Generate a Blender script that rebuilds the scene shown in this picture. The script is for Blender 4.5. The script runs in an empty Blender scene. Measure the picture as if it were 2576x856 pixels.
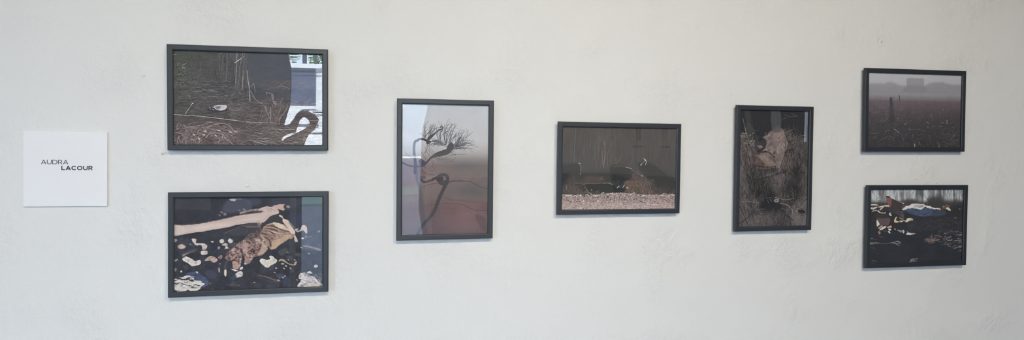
import numpy as np, math
# ---------------------------------------------------------------- prints: a small painter
def spline(pts, n=10, closed=False):
    p = np.asarray(pts, float)
    if len(p) < 3: return p
    if closed: q = np.vstack([p[-1], p, p[0], p[1]])
    else: q = np.vstack([2*p[0]-p[1], p, 2*p[-1]-p[-2]])
    t = np.linspace(0, 1, n, endpoint=False)[:, None]
    out = []
    for i in range(1, len(q)-2):
        a, b, c, d = q[i-1], q[i], q[i+1], q[i+2]
        out.append(.5*(2*b+(c-a)*t+(2*a-5*b+4*c-d)*t**2+(3*b-a-3*c+d)*t**3))
    if not closed: out.append(q[-2][None])
    return np.vstack(out)

def homography(src, dst):
    A = []; b = []
    for (x, y), (u, v) in zip(src, dst):
        A.append([x, y, 1, 0, 0, 0, -u*x, -u*y]); b.append(u)
        A.append([0, 0, 0, x, y, 1, -v*x, -v*y]); b.append(v)
    h = np.linalg.solve(np.array(A), np.array(b))
    return np.append(h, 1).reshape(3, 3)

def vnoise(W, H, cx, cy, rng):
    """smooth value noise with cells of cx by cy pixels, range -1..1"""
    if min(cx, cy) < 14:                            # fine grain: blurred white noise, free of a lattice
        a = rng.normal(0, 1, (H, W)); sx, sy = max(cx*.40, .3), max(cy*.40, .3)
        for ax, sg in ((1, sx), (0, sy)):
            r = int(2.6*sg+1); k = np.exp(-.5*(np.arange(-r, r+1)/sg)**2); k /= math.sqrt((k*k).sum())
            q = np.pad(a, [(0, 0), (r, r)] if ax else [(r, r), (0, 0)], mode='wrap' if r < min(H, W) else 'reflect')
            a = sum(k[i]*(q[:, i:i+W] if ax else q[i:i+H]) for i in range(2*r+1))
        return a*.42
    gw, gh = int(W/cx)+3, int(H/cy)+3
    g = rng.uniform(-1, 1, (gh, gw))
    x = np.arange(W)/cx; y = np.arange(H)/cy
    xi = x.astype(int); yi = y.astype(int)
    fx = x-xi; fy = y-yi
    fx = fx*fx*(3-2*fx); fy = (fy*fy*(3-2*fy))[:, None]
    a = g[yi][:, xi]*(1-fx)+g[yi][:, xi+1]*fx
    b = g[yi+1][:, xi]*(1-fx)+g[yi+1][:, xi+1]*fx
    return a*(1-fy)+b*fy

def fbm(W, H, cx, cy, rng, o=3):
    s = 0; a = 1; t = 0
    for _ in range(o):
        s = s+a*vnoise(W, H, max(cx, 1), max(cy, 1), rng); t += a
        a *= .55; cx /= 2; cy /= 2
    return s/t*1.4

def gblur(a, s):
    if s <= 0: return a
    r = int(3*s+1); k = np.exp(-.5*(np.arange(-r, r+1)/s)**2); k /= k.sum()
    for ax in (0, 1):
        p = np.pad(a, [(r, r) if i == ax else (0, 0) for i in range(a.ndim)], mode='edge')
        out = 0
        for i in range(2*r+1):
            sl = [slice(None)]*a.ndim; sl[ax] = slice(i, i+a.shape[ax]); out = out+k[i]*p[tuple(sl)]
        a = out
    return a

class Pic:
    def __init__(s, W, H, corners, seed, base):
        s.W, s.H = W, H
        s.Hm = homography(corners, [(0, 0), (W, 0), (W, H), (0, H)])
        s.r = np.random.default_rng(seed)
        s.c = np.ones((H, W, 3))*np.array(base, float)
        c = np.array(corners, float)
        s.k = W/np.linalg.norm(c[1]-c[0])          # canvas px per photo px
        s.wob = fbm(W, H, 7, 7, np.random.default_rng(seed+901), 3); s.rough = 1.
        s.grain = np.clip(.82+.4*fbm(W, H, 7, 7, np.random.default_rng(seed+900), 3), .45, 1)
        s.view(0, 0, 1)
    def view(s, x0, y0, z): s.x0, s.y0, s.z = x0, y0, z; return s
    def T(s, pts):
        p = np.asarray(pts, float).reshape(-1, 2)/s.z+np.array([s.x0, s.y0])
        q = np.c_[p, np.ones(len(p))]@s.Hm.T
        return q[:, :2]/q[:, 2:]
    def _bb(s, q, m):
        x0 = max(int(q[:, 0].min()-m), 0); x1 = min(int(q[:, 0].max()+m)+2, s.W)
        y0 = max(int(q[:, 1].min()-m), 0); y1 = min(int(q[:, 1].max()+m)+2, s.H)
        return (x0, x1, y0, y1) if x1 > x0 and y1 > y0 else None
    def _seg(s, q, bb, w=None):
        x0, x1, y0, y1 = bb
        X, Y = np.meshgrid(np.arange(x0, x1)+.5, np.arange(y0, y1)+.5)
        best = np.full(X.shape, 1e9)
        for i in range(len(q)-1):
            a, b = q[i], q[i+1]; d = b-a; L = d@d+1e-12
            t = np.clip(((X-a[0])*d[0]+(Y-a[1])*d[1])/L, 0, 1)
            dd = np.hypot(X-a[0]-t*d[0], Y-a[1]-t*d[1])
            if w is not None: dd = dd-(w[i]+(w[i+1]-w[i])*t)
            np.minimum(best, dd, out=best)
        return X, Y, best
    def _put(s, bb, m, col, a, tex=None):
        x0, x1, y0, y1 = bb
        m = (m*a)[..., None]
        col = np.array(col, float)
        if tex is not None: col = col+np.asarray(tex)[y0:y1, x0:x1, None]
        s.c[y0:y1, x0:x1] = s.c[y0:y1, x0:x1]*(1-m)+col*m
    def line(s, pts, w, col, a=1., soft=.6, taper=(1, 1), n=8):
        """w and soft in photo pixels"""
        q = s.T(pts)
        if len(q) > 2: q = spline(q, n)
        t = np.linspace(0, 1, len(q))
        hw = .5*w*(.62 if w < 4.6 else .9)*s.k*(taper[0]+(taper[1]-taper[0])*t)
        f = max(soft*s.k, .5)
        bb = s._bb(q, hw.max()+f+1)
        if bb is None: return
        _, _, d = s._seg(q, bb, hw)
        g = s.grain[bb[2]:bb[3], bb[0]:bb[1]]
        s._put(bb, np.clip(.5-d/(2*f), 0, 1)*min(1, (2*hw.max()+.4))*g, col, a)
    def poly(s, pts, col, a=1., soft=.7, smooth=True, tex=None, rough=None, ramp=None, cell=(6, 6)):
        """rough wobbles the outline; ramp colours the inside by a noise of the given cell size instead of col"""
        q = s.T(pts)
        if smooth: q = spline(q, 6, True)
        f = max(soft*s.k, .5)
        bb = s._bb(q, f+1)
        if bb is None: return
        qc = np.vstack([q, q[0]])
        X, Y, d = s._seg(qc, bb)
        ins = np.zeros(X.shape, bool)
        for i in range(len(q)):
            (ax, ay), (bx, by) = qc[i], qc[i+1]
            if ay == by: continue
            c = ((ay > Y) != (by > Y)) & (X < (bx-ax)*(Y-ay)/(by-ay)+ax)
            ins ^= c
        sd = np.where(ins, -d, d)
        rg = s.rough if rough is None else rough
        if rg: sd = sd+s.wob[bb[2]:bb[3], bb[0]:bb[1]]*rg*s.k
        m = np.clip(.5-sd/(2*f), 0, 1); m = m*m*(3-2*m)
        if ramp is not None:
            w, h = bb[1]-bb[0], bb[3]-bb[2]
            s._put(bb, m, lerp_cols(ramp, fbm(w, h, cell[0]*s.k, cell[1]*s.k, s.r, 3)), a)
        else: s._put(bb, m, col, a, tex)
        return bb, m
    def blob(s, x, y, rx, ry, col, a=1., rot=0, soft=1., tex=None, wob=0.):
        t = np.linspace(0, 2*math.pi, 12, endpoint=False)
        r = 1+wob*s.r.uniform(-1, 1, 12)
        c, n = math.cos(rot), math.sin(rot)
        px, py = rx*r*np.cos(t), ry*r*np.sin(t)
        s.poly(np.c_[x+c*px-n*py, y+n*px+c*py], col, a, soft, True, tex)
    def hairs(s, box, n, L, ang, dev, w, cols, a=(.3, .8), curve=.3, soft=.5, taper=(1, .4), mask=None):
        x0, y0, x1, y1 = box; r = s.r
        for _ in range(int(n*1.6)):
            x, y = r.uniform(x0, x1), r.uniform(y0, y1)
            if mask is not None and not mask(x, y): continue
            l = r.uniform(*L); t = math.radians(ang+r.normal(0, dev)); k = r.normal(0, curve)
            dx, dy = math.cos(t), -math.sin(t)
            pts = [(x-dx*l/2, y-dy*l/2), (x-dy*l*k*.3, y+dx*l*k*.3), (x+dx*l/2, y+dy*l/2)]
            i = r.integers(len(cols))
            s.line(pts, r.uniform(*w)*.8, cols[i], min(1, r.uniform(*a)*1.35), soft*.7, taper, 5)
    def tex(s, pts, amp, cx, cy, soft=6, tint=(1, 1, 1), o=3):
        """adds noise of amplitude amp inside a soft region"""
        keep = s.c; s.c = np.zeros_like(keep); s.poly(pts, (1, 1, 1), 1, soft, False); m = s.c; s.c = keep
        s.c = s.c+m*(fbm(s.W, s.H, cx*s.k, cy*s.k, s.r, o)*amp)[..., None]*np.array(tint)
    def grad(s, f):
        """f(u, v) -> rgb array added"""
        u, v = np.meshgrid((np.arange(s.W)+.5)/s.W, (np.arange(s.H)+.5)/s.H)
        s.c += f(u, v)
    def noise(s, amp, cx, cy, tint=(1, 1, 1), o=3):
        s.c += (fbm(s.W, s.H, cx*s.k, cy*s.k, s.r, o)*amp)[..., None]*np.array(tint)
    def finish(s, sharp=.5, rad=1.3, sat=1., grain=1.2):
        """the look of the lab print: a little saturation, sharpening and grain"""
        m = s.c.mean(-1, keepdims=True); s.c = m+(s.c-m)*sat
        s.c += sharp*(s.c-gblur(s.c, rad*s.k))
        s.c += gblur(s.r.normal(0, 1, (s.H, s.W)), .7)[..., None]*grain*2
        return s
    def blur(s, b): s.c = gblur(s.c, b*s.k)

def lerp_cols(stops, v):
    """piecewise linear colour ramp"""
    p = np.array([t for t, _ in stops]); c = np.array([k for _, k in stops], float)
    return np.stack([np.interp(v, p, c[:, i]) for i in range(3)], -1)

INNER = {
 'marsh': [(434.8,125.9),(811,139.4),(810.6,364.1),(437,364.1)],
 'claw': [(437.8,498.5),(812.5,494.8),(811.7,720.3),(438.5,734.9)],
 'tree': [(1013.5,260.8),(1229.3,266.4),(1226.5,587.5),(1012,592.1)],
 'vulture': [(1416.9,320.6),(1701.1,325.6),(1698,523.8),(1413.1,526)],
 'debris': [(1864.2,277.4),(2036.3,279.4),(2030.1,568.5),(1858.4,570.1)],
 'fog': [(2186.5,183),(2420,189.7),(2418.2,371.2),(2182.1,371.2)],
 'bones': [(2191.1,476.6),(2425.5,476.9),(2421.3,656.7),(2185.7,664.5)]}

def pic_marsh():
    p = Pic(480, 320, INNER['marsh'], 11, (80, 80, 83)); r = p.r
    p.grad(lambda u, v: lerp_cols([(0, (2, 2, 0)), (.45, (0, 0, 0)), (.75, (6, 1, -1)), (1, (10, 3, 2))], v)
           + lerp_cols([(0, (-2, 2, -5)), (.3, (0, 0, -1)), (.62, (-2, 2, 9)), (1, (-2, 2, 8))], u)*np.clip(1.25-1.3*v, 0, 1)[..., None])
    p.noise(4, 30, 14); p.noise(4, 6, 3)
    p.view(430, 120, 6.585)
    S1 = [(112, 108, 104), (102, 99, 97), (122, 116, 110), (95, 92, 92)]
    DK = [(62, 63, 66), (66, 66, 68), (58, 59, 63)]
    p.tex([(30, 500), (1250, 560), (1330, 900), (30, 900)], 15, 9, 2.2, 6); p.tex([(30, 180), (230, 200), (240, 620), (30, 700)], 16, 3, 3, 4, (.9, 1.15, .8))
    p.tex([(780, 60), (1000, 60), (1000, 560), (780, 560)], 9, 3, 18, 5); p.tex([(1050, 60), (1310, 60), (1330, 760), (1040, 760)], 16, 2.6, 26, 3, (1.05, 1, .95))
    # green weeds at the left
    for _ in range(60):
        x, y = r.uniform(35, 215), r.uniform(190, 600)
        l = r.uniform(10, 40); t = r.uniform(0, 3.14)
        p.line([(x, y), (x+l*math.cos(t), y-l*math.sin(t))], r.uniform(.7, 2), (96+r.uniform(0, 18), 103+r.uniform(0, 22), 92), r.uniform(.3, .8))
    p.hairs((200, 280, 700, 840), 120, (30, 130), 3, 16, (.7, 1.6), S1, (.15, .5))
    p.hairs((40, 380, 260, 860), 60, (20, 70), 30, 60, (.7, 1.5), [(104, 104, 96), (95, 98, 92)], (.2, .6))
    p.hairs((250, 60, 1050, 520), 26, (90, 260), 88, 5, (1, 2.5), [(97, 94, 94), (92, 90, 91)], (.2, .5))
    p.hairs((250, 60, 1050, 520), 18, (90, 260), 88, 5, (2, 5), DK, (.2, .4), soft=1.2)
    # dead trees and reed stalks
    for x0, y0, x1, y1, w, c, a in [(815, 90, 805, 370, 3, 108, .7), (862, 90, 838, 365, 3, 112, .7), (845, 80, 820, 110, 3, 124, .8), (940, 70, 925, 340, 4, 106, .6),
            (930, 340, 905, 545, 4, 110, .6), (930, 345, 968, 520, 3, 108, .6), (868, 440, 935, 335, 2, 112, .7), (500, 230, 470, 400, 3, 106, .6),
            (345, 220, 340, 300, 3, 96, .6), (420, 230, 385, 320, 2, 98, .5), (365, 490, 412, 590, 2, 112, .6), (440, 570, 405, 625, 3, 120, .7)]:
        p.line([(x0, y0), (x1, y1)], w, (c, c-4, c-5), a)
    stalk = lambda pts, w, c, a=.9: p.line(pts, w, c, a, .5)
    for x0, x1, w in [(1120, 1100, 5), (1160, 1130, 5), (1215, 1190, 6), (1235, 1240, 4)]:
        p.line([(x0, 80), (x1, 720)], w, (97, 94, 92), .5, 1.2)
    stalk([(1095, 80), (1088, 300), (1072, 600)], 3.4, (138, 131, 124)); stalk([(1072, 600), (1066, 700)], 2.5, (108, 100, 100), .7)
    stalk([(1195, 90), (1165, 210), (1140, 330)], 3.4, (132, 125, 120)); stalk([(1140, 330), (1115, 620)], 3, (118, 112, 110), .7)
    stalk([(1225, 100), (1215, 260)], 3.6, (120, 115, 108)); stalk([(1200, 380), (1185, 680)], 4, (134, 127, 116))
    stalk([(1260, 380), (1272, 520), (1292, 620)], 3.4, (150, 143, 134)); stalk([(1255, 180), (1270, 260)], 2.4, (122, 120, 120))
    stalk([(1292, 620), (1305, 860)], 3.4, (128, 118, 115)); stalk([(1060, 250), (1125, 205), (1205, 148)], 3.6, (176, 170, 162), 1)
    p.hairs((1060, 100, 1290, 700), 26, (60, 220), 87, 4, (.8, 1.6), [(126, 120, 116), (70, 72, 78), (112, 106, 104)], (.3, .7))
    stalk([(35, 112), (78, 112)], 2, (150, 152, 146)); stalk([(178, 288), (244, 258)], 2, (148, 152, 140)); stalk([(178, 332), (224, 335)], 2, (182, 184, 178)); stalk([(120, 445), (146, 432)], 2, (160, 162, 150))
    # curved and flat straws over the ground
    p.hairs((60, 600, 1300, 860), 190, (30, 130), 2, 22, (.8, 1.7), S1+DK[:1], (.25, .65))
    for pts in [[(540, 690), (600, 705), (690, 708)], [(680, 720), (720, 724), (770, 730)], [(420, 655), (480, 655)], [(600, 812), (690, 805), (770, 825)], [(500, 812), (560, 828)],
                [(320, 690), (365, 725), (480, 730), (520, 700)], [(880, 628), (930, 645)], [(890, 800), (950, 795)], [(1005, 800), (1035, 765)], [(1115, 740), (1160, 775)], [(275, 780), (312, 840)]]:
        p.line(pts, 1.8, (142, 136, 130), .8)
    p.view(430, 240, 6.585)
    p.tex([(40, 0), (1330, 0), (1330, 420), (40, 420)], 14, 8, 2.4, 6); p.blob(1130, 210, 190, 110, (104, 97, 97), .5, soft=7); p.tex([(930, 100), (1330, 100), (1330, 430), (930, 430)], 20, 5, 3, 6)
    p.hairs((50, 20, 1310, 420), 300, (30, 150), 2, 18, (.8, 1.6), S1+DK, (.25, .7))
    p.hairs((950, 130, 1317, 420), 100, (20, 90), 10, 35, (.8, 1.8), [(126, 118, 114), (112, 105, 102)], (.3, .8))
    p.line([(280, 0), (330, 100)], 2, (118, 114, 108), .8); p.line([(350, 132), (230, 312)], 2.2, (160, 154, 140)); p.blob(352, 132, 17, 8, (178, 174, 160))
    # the shell
    p.blob(770, 235, 170, 50, (62, 62, 70), .6, soft=2)
    p.poly([(700, 185), (760, 162), (860, 158), (928, 172), (915, 215), (860, 248), (790, 250), (740, 228)], (165, 163, 168), 1, .6)
    p.poly([(740, 190), (820, 178), (850, 205), (800, 235), (750, 222)], (108, 106, 116), .8, .8)
    p.poly([(830, 190), (915, 178), (900, 222), (850, 240), (800, 240)], (176, 174, 180), .9, .8)
    p.line([(705, 190), (780, 195), (830, 215)], 1.6, (92, 90, 100), .9)
    for x, y in [(640, 203), (655, 228), (700, 236), (690, 200)]: p.blob(x, y, 14, 8, (150, 148, 146), .9)
    # nest of dead grass
    p.blob(620, 640, 520, 190, (102, 90, 90), .6, soft=10)
    p.blob(350, 640, 90, 60, (72, 62, 64), .6, soft=5); p.blob(620, 740, 70, 70, (66, 58, 60), .6, soft=5)
    p.tex([(60, 480), (1000, 460), (1200, 820), (40, 820)], 22, 6, 3, 5, (1.05, .95, .95))
    N = [(140, 128, 124), (126, 114, 112), (160, 148, 143), (104, 92, 92), (150, 136, 132)]
    for _ in range(150):
        a0 = r.uniform(2.9, 6.3); rad = r.uniform(.35, 1.1); ln = r.uniform(.2, .8)
        cx, cy = 640+r.normal(0, 60), 790+r.normal(0, 30)
        pts = [(cx+rad*470*math.cos(a0+t*ln), cy+rad*330*math.sin(a0+t*ln)) for t in (0, .33, .66, 1)]
        p.line(pts, r.uniform(.8, 2.1), N[r.integers(5)], r.uniform(.3, .85), .5, (1, .6), 4)
    p.hairs((50, 500, 560, 810), 90, (40, 170), -20, 45, (.8, 2), N+[(70, 62, 64)], (.3, .8))
    p.hairs((600, 560, 1317, 815), 110, (40, 190), -15, 25, (.8, 2.2), N+[(70, 62, 64)], (.3, .8))
    p.hairs((480, 640, 800, 815), 50, (40, 120), 85, 25, (.8, 1.8), [(70, 60, 62), (120, 106, 104), (92, 80, 80)], (.4, .8))
    for pts, w in [([(590, 535), (700, 490), (830, 468), (940, 490), (1060, 605)], 3), ([(580, 700), (640, 630), (740, 622)], 3.4), ([(200, 550), (330, 520), (470, 500)], 3), ([(500, 500), (600, 455), (680, 440)], 2.4),
                   ([(90, 560), (95, 490), (128, 465)], 2.4), ([(50, 610), (140, 632), (255, 652)], 2.6), ([(130, 680), (100, 740), (110, 800)], 3), ([(110, 690), (160, 770), (230, 700)], 3), ([(330, 720), (400, 765), (460, 805)], 3),
                   ([(880, 690), (960, 760), (1030, 812)], 3), ([(1060, 600), (1160, 592), (1260, 572)], 3), ([(1060, 615), (1250, 612)], 2), ([(1100, 570), (1200, 500), (1290, 450)], 1.8), ([(860, 640), (840, 720), (770, 775)], 3),
                   ([(430, 650), (450, 590), (500, 575)], 3), ([(530, 600), (580, 570)], 4), ([(200, 480), (250, 560), (300, 620)], 2)]:
        p.line(pts, w, (158, 146, 140), .85, .5, (.8, .7))
    for x, y in [(540, 655), (375, 655), (460, 715), (795, 582), (985, 610), (740, 665), (570, 600)]: p.blob(x, y, 24, 10, (172, 162, 156), .85, r.uniform(0, 1), .6)
    for pts in [[(470, 380), (500, 520), (505, 640), (540, 800)], [(715, 385), (690, 460)]]: p.line(pts, 2, (96, 86, 86), .8)
    p.line([(45, 320), (430, 343), (720, 373), (1000, 408), (1317, 445)], 2, (176, 172, 160), 1, .5)
    # right-hand part
    p.view(620, 120, 6.585)
    p.poly([(0, 60), (1317, 100), (1317, 540), (700, 530), (250, 560), (60, 600)], (82, 86, 94), .55, 6)
    p.blob(620, 620, 420, 75, (96, 92, 94), .45, soft=6)
    p.hairs((220, 530, 1300, 690), 60, (60, 220), 5, 18, (1, 2), [(112, 106, 104), (102, 98, 97)], (.3, .6))
    p.line([(495, 672), (580, 610), (680, 550)], 2, (132, 124, 120), .8); p.line([(500, 668), (590, 640), (715, 682)], 2.4, (136, 128, 122), .8)
    for pts, w in [([(10, 380), (30, 560), (55, 700), (50, 860)], 3.4), ([(55, 700), (150, 850)], 3), ([(70, 650), (120, 595)], 2.4), ([(125, 600), (150, 740)], 2.4), ([(330, 745), (440, 780), (450, 860)], 3), ([(330, 745), (330, 790)], 2)]:
        p.line(pts, w, (138, 130, 124), .85)
    p.view(620, 240, 6.585)
    p.poly([(0, 90), (720, 90), (1317, 140), (1317, 830), (0, 830)], (86, 79, 81), .5, 8)
    p.tex([(0, 80), (1300, 100), (1300, 830), (0, 830)], 17, 14, 2.4, 5); p.tex([(250, 130), (700, 160), (650, 460), (280, 450)], 20, 2.6, 9, 14); p.blob(480, 300, 220, 150, (104, 94, 92), .45, soft=12); p.blob(640, 640, 640, 170, (100, 93, 92), .5, soft=16)
    p.hairs((0, 60, 1300, 460), 260, (40, 160), 5, 25, (.8, 1.7), [(122, 114, 110), (110, 102, 100), (70, 66, 70), (136, 128, 122)], (.25, .7))
    p.hairs((250, 130, 720, 440), 110, (50, 190), 70, 22, (1, 2.4), [(134, 124, 120), (116, 106, 104), (92, 84, 84), (72, 68, 70)], (.3, .8))
    p.hairs((560, 260, 720, 480), 20, (40, 90), 60, 20, (4, 7), [(68, 66, 70)], (.3, .6), soft=1.5)
    for pts, w in [([(425, 0), (450, 100), (490, 150)], 5), ([(440, 110), (490, 100), (490, 150)], 3), ([(560, 130), (610, 35)], 1.6), ([(540, 480), (570, 360), (690, 190)], 3), ([(95, 10), (150, 70), (260, 140)], 3), ([(60, 0), (60, 100)], 4),
                   ([(300, 190), (380, 370)], 3), ([(400, 440), (405, 200)], 4), ([(310, 170), (340, 250)], 3)]:
        p.line(pts, w, (142, 130, 126), .8)
    p.hairs((0, 440, 1317, 820), 330, (80, 330), -1, 7, (.9, 2), [(132, 124, 118), (112, 104, 102), (66, 62, 66), (148, 140, 132), (74, 68, 72)], (.3, .8), .5)
    for pts in [[(0, 440), (240, 452), (490, 455)], [(430, 555), (600, 568), (800, 565)], [(20, 705), (180, 712), (360, 715)], [(50, 735), (200, 772), (390, 745)], [(140, 615), (260, 635)], [(570, 770), (700, 800), (850, 770)], [(130, 770), (320, 810)], [(1050, 415), (1190, 420)]]:
        p.line(pts, 2.2, (156, 148, 140), .85)
    p.poly([(940, 700), (985, 690), (990, 740), (940, 750)], (140, 132, 122), .8)
    p.c = 85+(p.c-85)*1.14+2
    return p.finish(1.25, 1.2, .78)

def pic_claw():
    p = Pic(480, 320, INNER['claw'], 21, (55, 58, 67)); r = p.r
    p.noise(5, 40, 25, (.7, .8, 1.2)); p.noise(3, 8, 6)
    # blurred background; the blue dome is a room reflection painted in
    p.view(430, 490, 6.585)
    p.line([(50, 195), (300, 225), (500, 240)], 3, (66, 60, 62), .8, 2)
    p.poly([(850, 270), (880, 150), (960, 80), (1100, 50), (1240, 60), (1317, 110), (1317, 250), (1000, 300)], (78, 84, 104), .8, 5)
    p.poly([(960, 75), (1010, 65), (1070, 75), (1060, 100), (1000, 105)], (180, 176, 170), .95, 1.4); p.line([(1080, 72), (1165, 70)], 3, (150, 150, 152), .7, 1.4)
    for x, y, q in [(830, 292, 24), (885, 325, 28), (800, 340, 20), (1210, 250, 26), (1130, 258, 16)]: p.blob(x, y, q, q*.7, (140, 132, 134), .8, .4, 2)
    p.view(620, 490, 6.585)
    p.blob(640, 130, 260, 130, (70, 75, 92), .6, soft=8)
    p.blob(800, 420, 120, 140, (60, 70, 100), .5, soft=8); p.blob(120, 120, 120, 70, (80, 86, 108), .5, soft=6)
    # lower dark gravel
    p.view(430, 610, 6.585)
    for _ in range(240):
        x, y = r.uniform(40, 2520), r.uniform(-60, 800); q = r.uniform(20, 75)
        c = r.choice([48, 58, 68, 78]); p.blob(x, y, q, q*r.uniform(.5, .9), (c-3, c, c+10+r.uniform(0, 9)), r.uniform(.25, .7), r.uniform(0, 3), r.uniform(1, 3), wob=.2)
    p.hairs((40, 380, 2520, 800), 60, (20, 110), 10, 25, (.7, 2), [(88, 92, 104), (100, 98, 102), (78, 84, 100)], (.3, .7))
    p.view(430, 490, 6.585)
    # the long bone
    bt = fbm(480, 320, 40, 14, r)*7
    p.line([(890, 640), (1050, 575), (1180, 520), (1330, 535)], 3.5, (130, 108, 110), .8, 1.2); p.poly([(960, 640), (1200, 540), (1700, 520), (1700, 600), (1100, 680)], (76, 78, 88), .5, 3)
    p.line([(1150, 305), (1317, 262), (1480, 240), (1600, 205)], 6, (170, 152, 150), .95, 1.4)
    p.poly([(52, 515), (130, 510), (230, 510), (500, 478), (800, 420), (1100, 350), (1300, 318), (1500, 292), (1570, 232), (1660, 198), (1740, 215), (1790, 300), (1700, 335), (1640, 365), (1590, 420), (1560, 455), (1440, 470), (1400, 465), (1250, 480), (1090, 505), (930, 545), (760, 575), (400, 632), (200, 662), (52, 685)], (190, 172, 168), 1, 1, tex=bt)
    p.poly([(52, 530), (300, 540), (900, 445), (1400, 360), (1560, 300), (1600, 330), (1500, 420), (1200, 455), (800, 540), (300, 615), (52, 655)], (203, 187, 180), .75, 3.5, tex=bt)
    p.line([(60, 508), (500, 472), (800, 415), (1100, 345), (1320, 312)], 2.4, (136, 108, 108), .7, 1.4); p.line([(60, 690), (400, 640), (760, 582), (1000, 532)], 1.6, (52, 46, 52), .8, 1)
    p.poly([(52, 520), (100, 512), (160, 515), (215, 545), (220, 590), (100, 600), (52, 600)], (200, 184, 178), .8, 1.5)
    p.poly([(800+620, 430), (1440, 520), (1470, 520), (1500, 470)], (180, 160, 156), .9, 1)
    p.view(620, 490, 6.585)
    p.poly([(-20, 310), (120, 290), (250, 262), (300, 240), (240, 290), (120, 310), (0, 330)], (96, 78, 80), .85, 1.4)
    p.poly([(200, 260), (240, 220), (330, 195), (420, 215), (480, 250), (540, 300), (480, 325), (400, 330), (340, 280), (260, 270)], (200, 178, 172), .9, 1.8); p.poly([(330, 215), (420, 240), (400, 290), (340, 260)], (176, 150, 146), .6, 3)
    p.line([(400, 225), (470, 265)], 2.5, (120, 98, 98), .6, 1.5)
    p.poly([(430, 195), (480, 168), (580, 155), (635, 160), (615, 200), (640, 240), (600, 265), (540, 240), (480, 225)], (196, 168, 160), .95, 1.6); p.blob(690, 198, 34, 24, (165, 145, 142), .85, .2, 2); p.blob(635, 205, 18, 30, (60, 60, 68), .8, .3, 1.6)
    # cavity, then the foot
    p.poly([(330, 420), (420, 350), (520, 330), (560, 360), (600, 430), (590, 470), (480, 455), (380, 480), (330, 510), (260, 500)], (62, 66, 70), 1, 1.6)
    p.poly([(-30, 540), (210, 535), (240, 500), (200, 470), (0, 480)], (92, 82, 86), .6, 2); p.line([(0, 532), (220, 538)], 4, (148, 122, 120), .7, 1.5)
    lt = fbm(480, 320, 16, 10, r)*10
    # wrinkled leg skin
    p.view(400, 460, 2.674)
    p.poly([(520, 430), (545, 400), (600, 350), (660, 320), (715, 296), (750, 330), (735, 400), (712, 450), (690, 492), (640, 500), (580, 470)], None, .95, 1.6, ramp=[(-.9, (60, 54, 60)), (0, (92, 80, 80)), (.9, (134, 114, 108))], cell=(7, 2.6))
    p.hairs((560, 320, 730, 470), 30, (20, 60), 40, 14, (1, 2.2), [(150, 130, 124), (58, 50, 56)], (.3, .6))
    p.view(620, 490, 6.585)
    p.poly([(300, 520), (420, 470), (500, 465), (600, 490), (690, 540), (760, 600), (800, 640), (790, 690), (700, 730), (620, 790), (540, 840), (470, 900), (400, 910), (360, 860), (300, 760), (220, 680), (250, 600)], (150, 124, 112), 1, 1, tex=lt)
    p.tex([(300, 520), (500, 470), (760, 600), (780, 700), (450, 900), (300, 740)], 26, 8, 2.5, 3, (1, .92, .86))
    p.poly([(430, 770), (520, 740), (620, 700), (720, 660), (780, 680), (700, 735), (620, 790), (540, 840), (450, 905), (400, 908), (420, 830)], (188, 162, 136), .95, 2, tex=lt)
    p.poly([(440, 465), (560, 480), (660, 540), (760, 620), (730, 640), (600, 590), (480, 520)], (205, 186, 172), .95, 1.4, tex=lt)
    for pts in [[(340, 520), (420, 520), (520, 560), (640, 600), (720, 620)], [(330, 560), (420, 575), (510, 598)], [(310, 600), (400, 620), (470, 680)], [(250, 640), (340, 670), (420, 730)], [(300, 700), (380, 760), (400, 850)]]:
        p.line(pts, 6, (60, 48, 52), .85, 1.2, (.5, .8)); 
    for pts in [[(360, 535), (440, 548), (540, 588)], [(330, 580), (400, 600), (480, 630), (560, 650)], [(340, 600), (430, 660), (520, 690)], [(240, 690), (320, 770), (350, 850)], [(340, 670), (410, 720)], [(430, 600), (520, 640), (600, 640)]]:
        p.line(pts, 4, (206, 188, 178), .8, 1, (.5, .7))
    p.line([(330, 505), (420, 482), (470, 460)], 3, (214, 200, 190), .9, .8, (.4, 1)); p.line([(720, 620), (745, 660), (770, 690)], 5, (120, 84, 74), .8, 1.2)
    # pale torn tendon and hip
    p.poly([(540, 335), (590, 350), (620, 400), (690, 425), (720, 480), (760, 550), (800, 590), (800, 640), (740, 650), (700, 580), (640, 500), (600, 440), (590, 390), (540, 355)], (205, 186, 174), 1, .9, tex=lt)
    p.poly([(690, 420), (760, 500), (810, 555), (760, 545), (720, 500)], (130, 124, 116), .8, 1.2)
    p.poly([(800, 575), (860, 560), (840, 600), (890, 580), (920, 520), (960, 505), (1000, 540), (1005, 620), (985, 645), (950, 600), (900, 605), (840, 625)], (186, 170, 164), 1, 1.2, tex=lt)
    p.poly([(790, 690), (820, 695), (850, 770), (820, 782), (790, 740)], (198, 180, 168), 1, .9); p.poly([(700, 690), (780, 700), (740, 735), (700, 720)], (170, 140, 116), .9, 1.4)
    p.poly([(905, 720), (940, 710), (955, 735), (920, 740)], (206, 202, 200), 1, .8); p.line([(950, 720), (1010, 712), (1080, 692)], 3, (150, 150, 152), .8, .8, (1, .5)); p.blob(985, 690, 24, 12, (140, 140, 144), .6)
    p.blob(1200, 610, 26, 14, (130, 134, 140), .8, -.4, 1.4)
    # mottled paw
    p.view(430, 610, 6.585)
    pw = fbm(480, 320, 7, 6, r)*34
    PR = [(-1, (58, 46, 50)), (-.5, (94, 76, 76)), (-.05, (134, 110, 105)), (.35, (164, 140, 132)), (.9, (198, 178, 170))]
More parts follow.
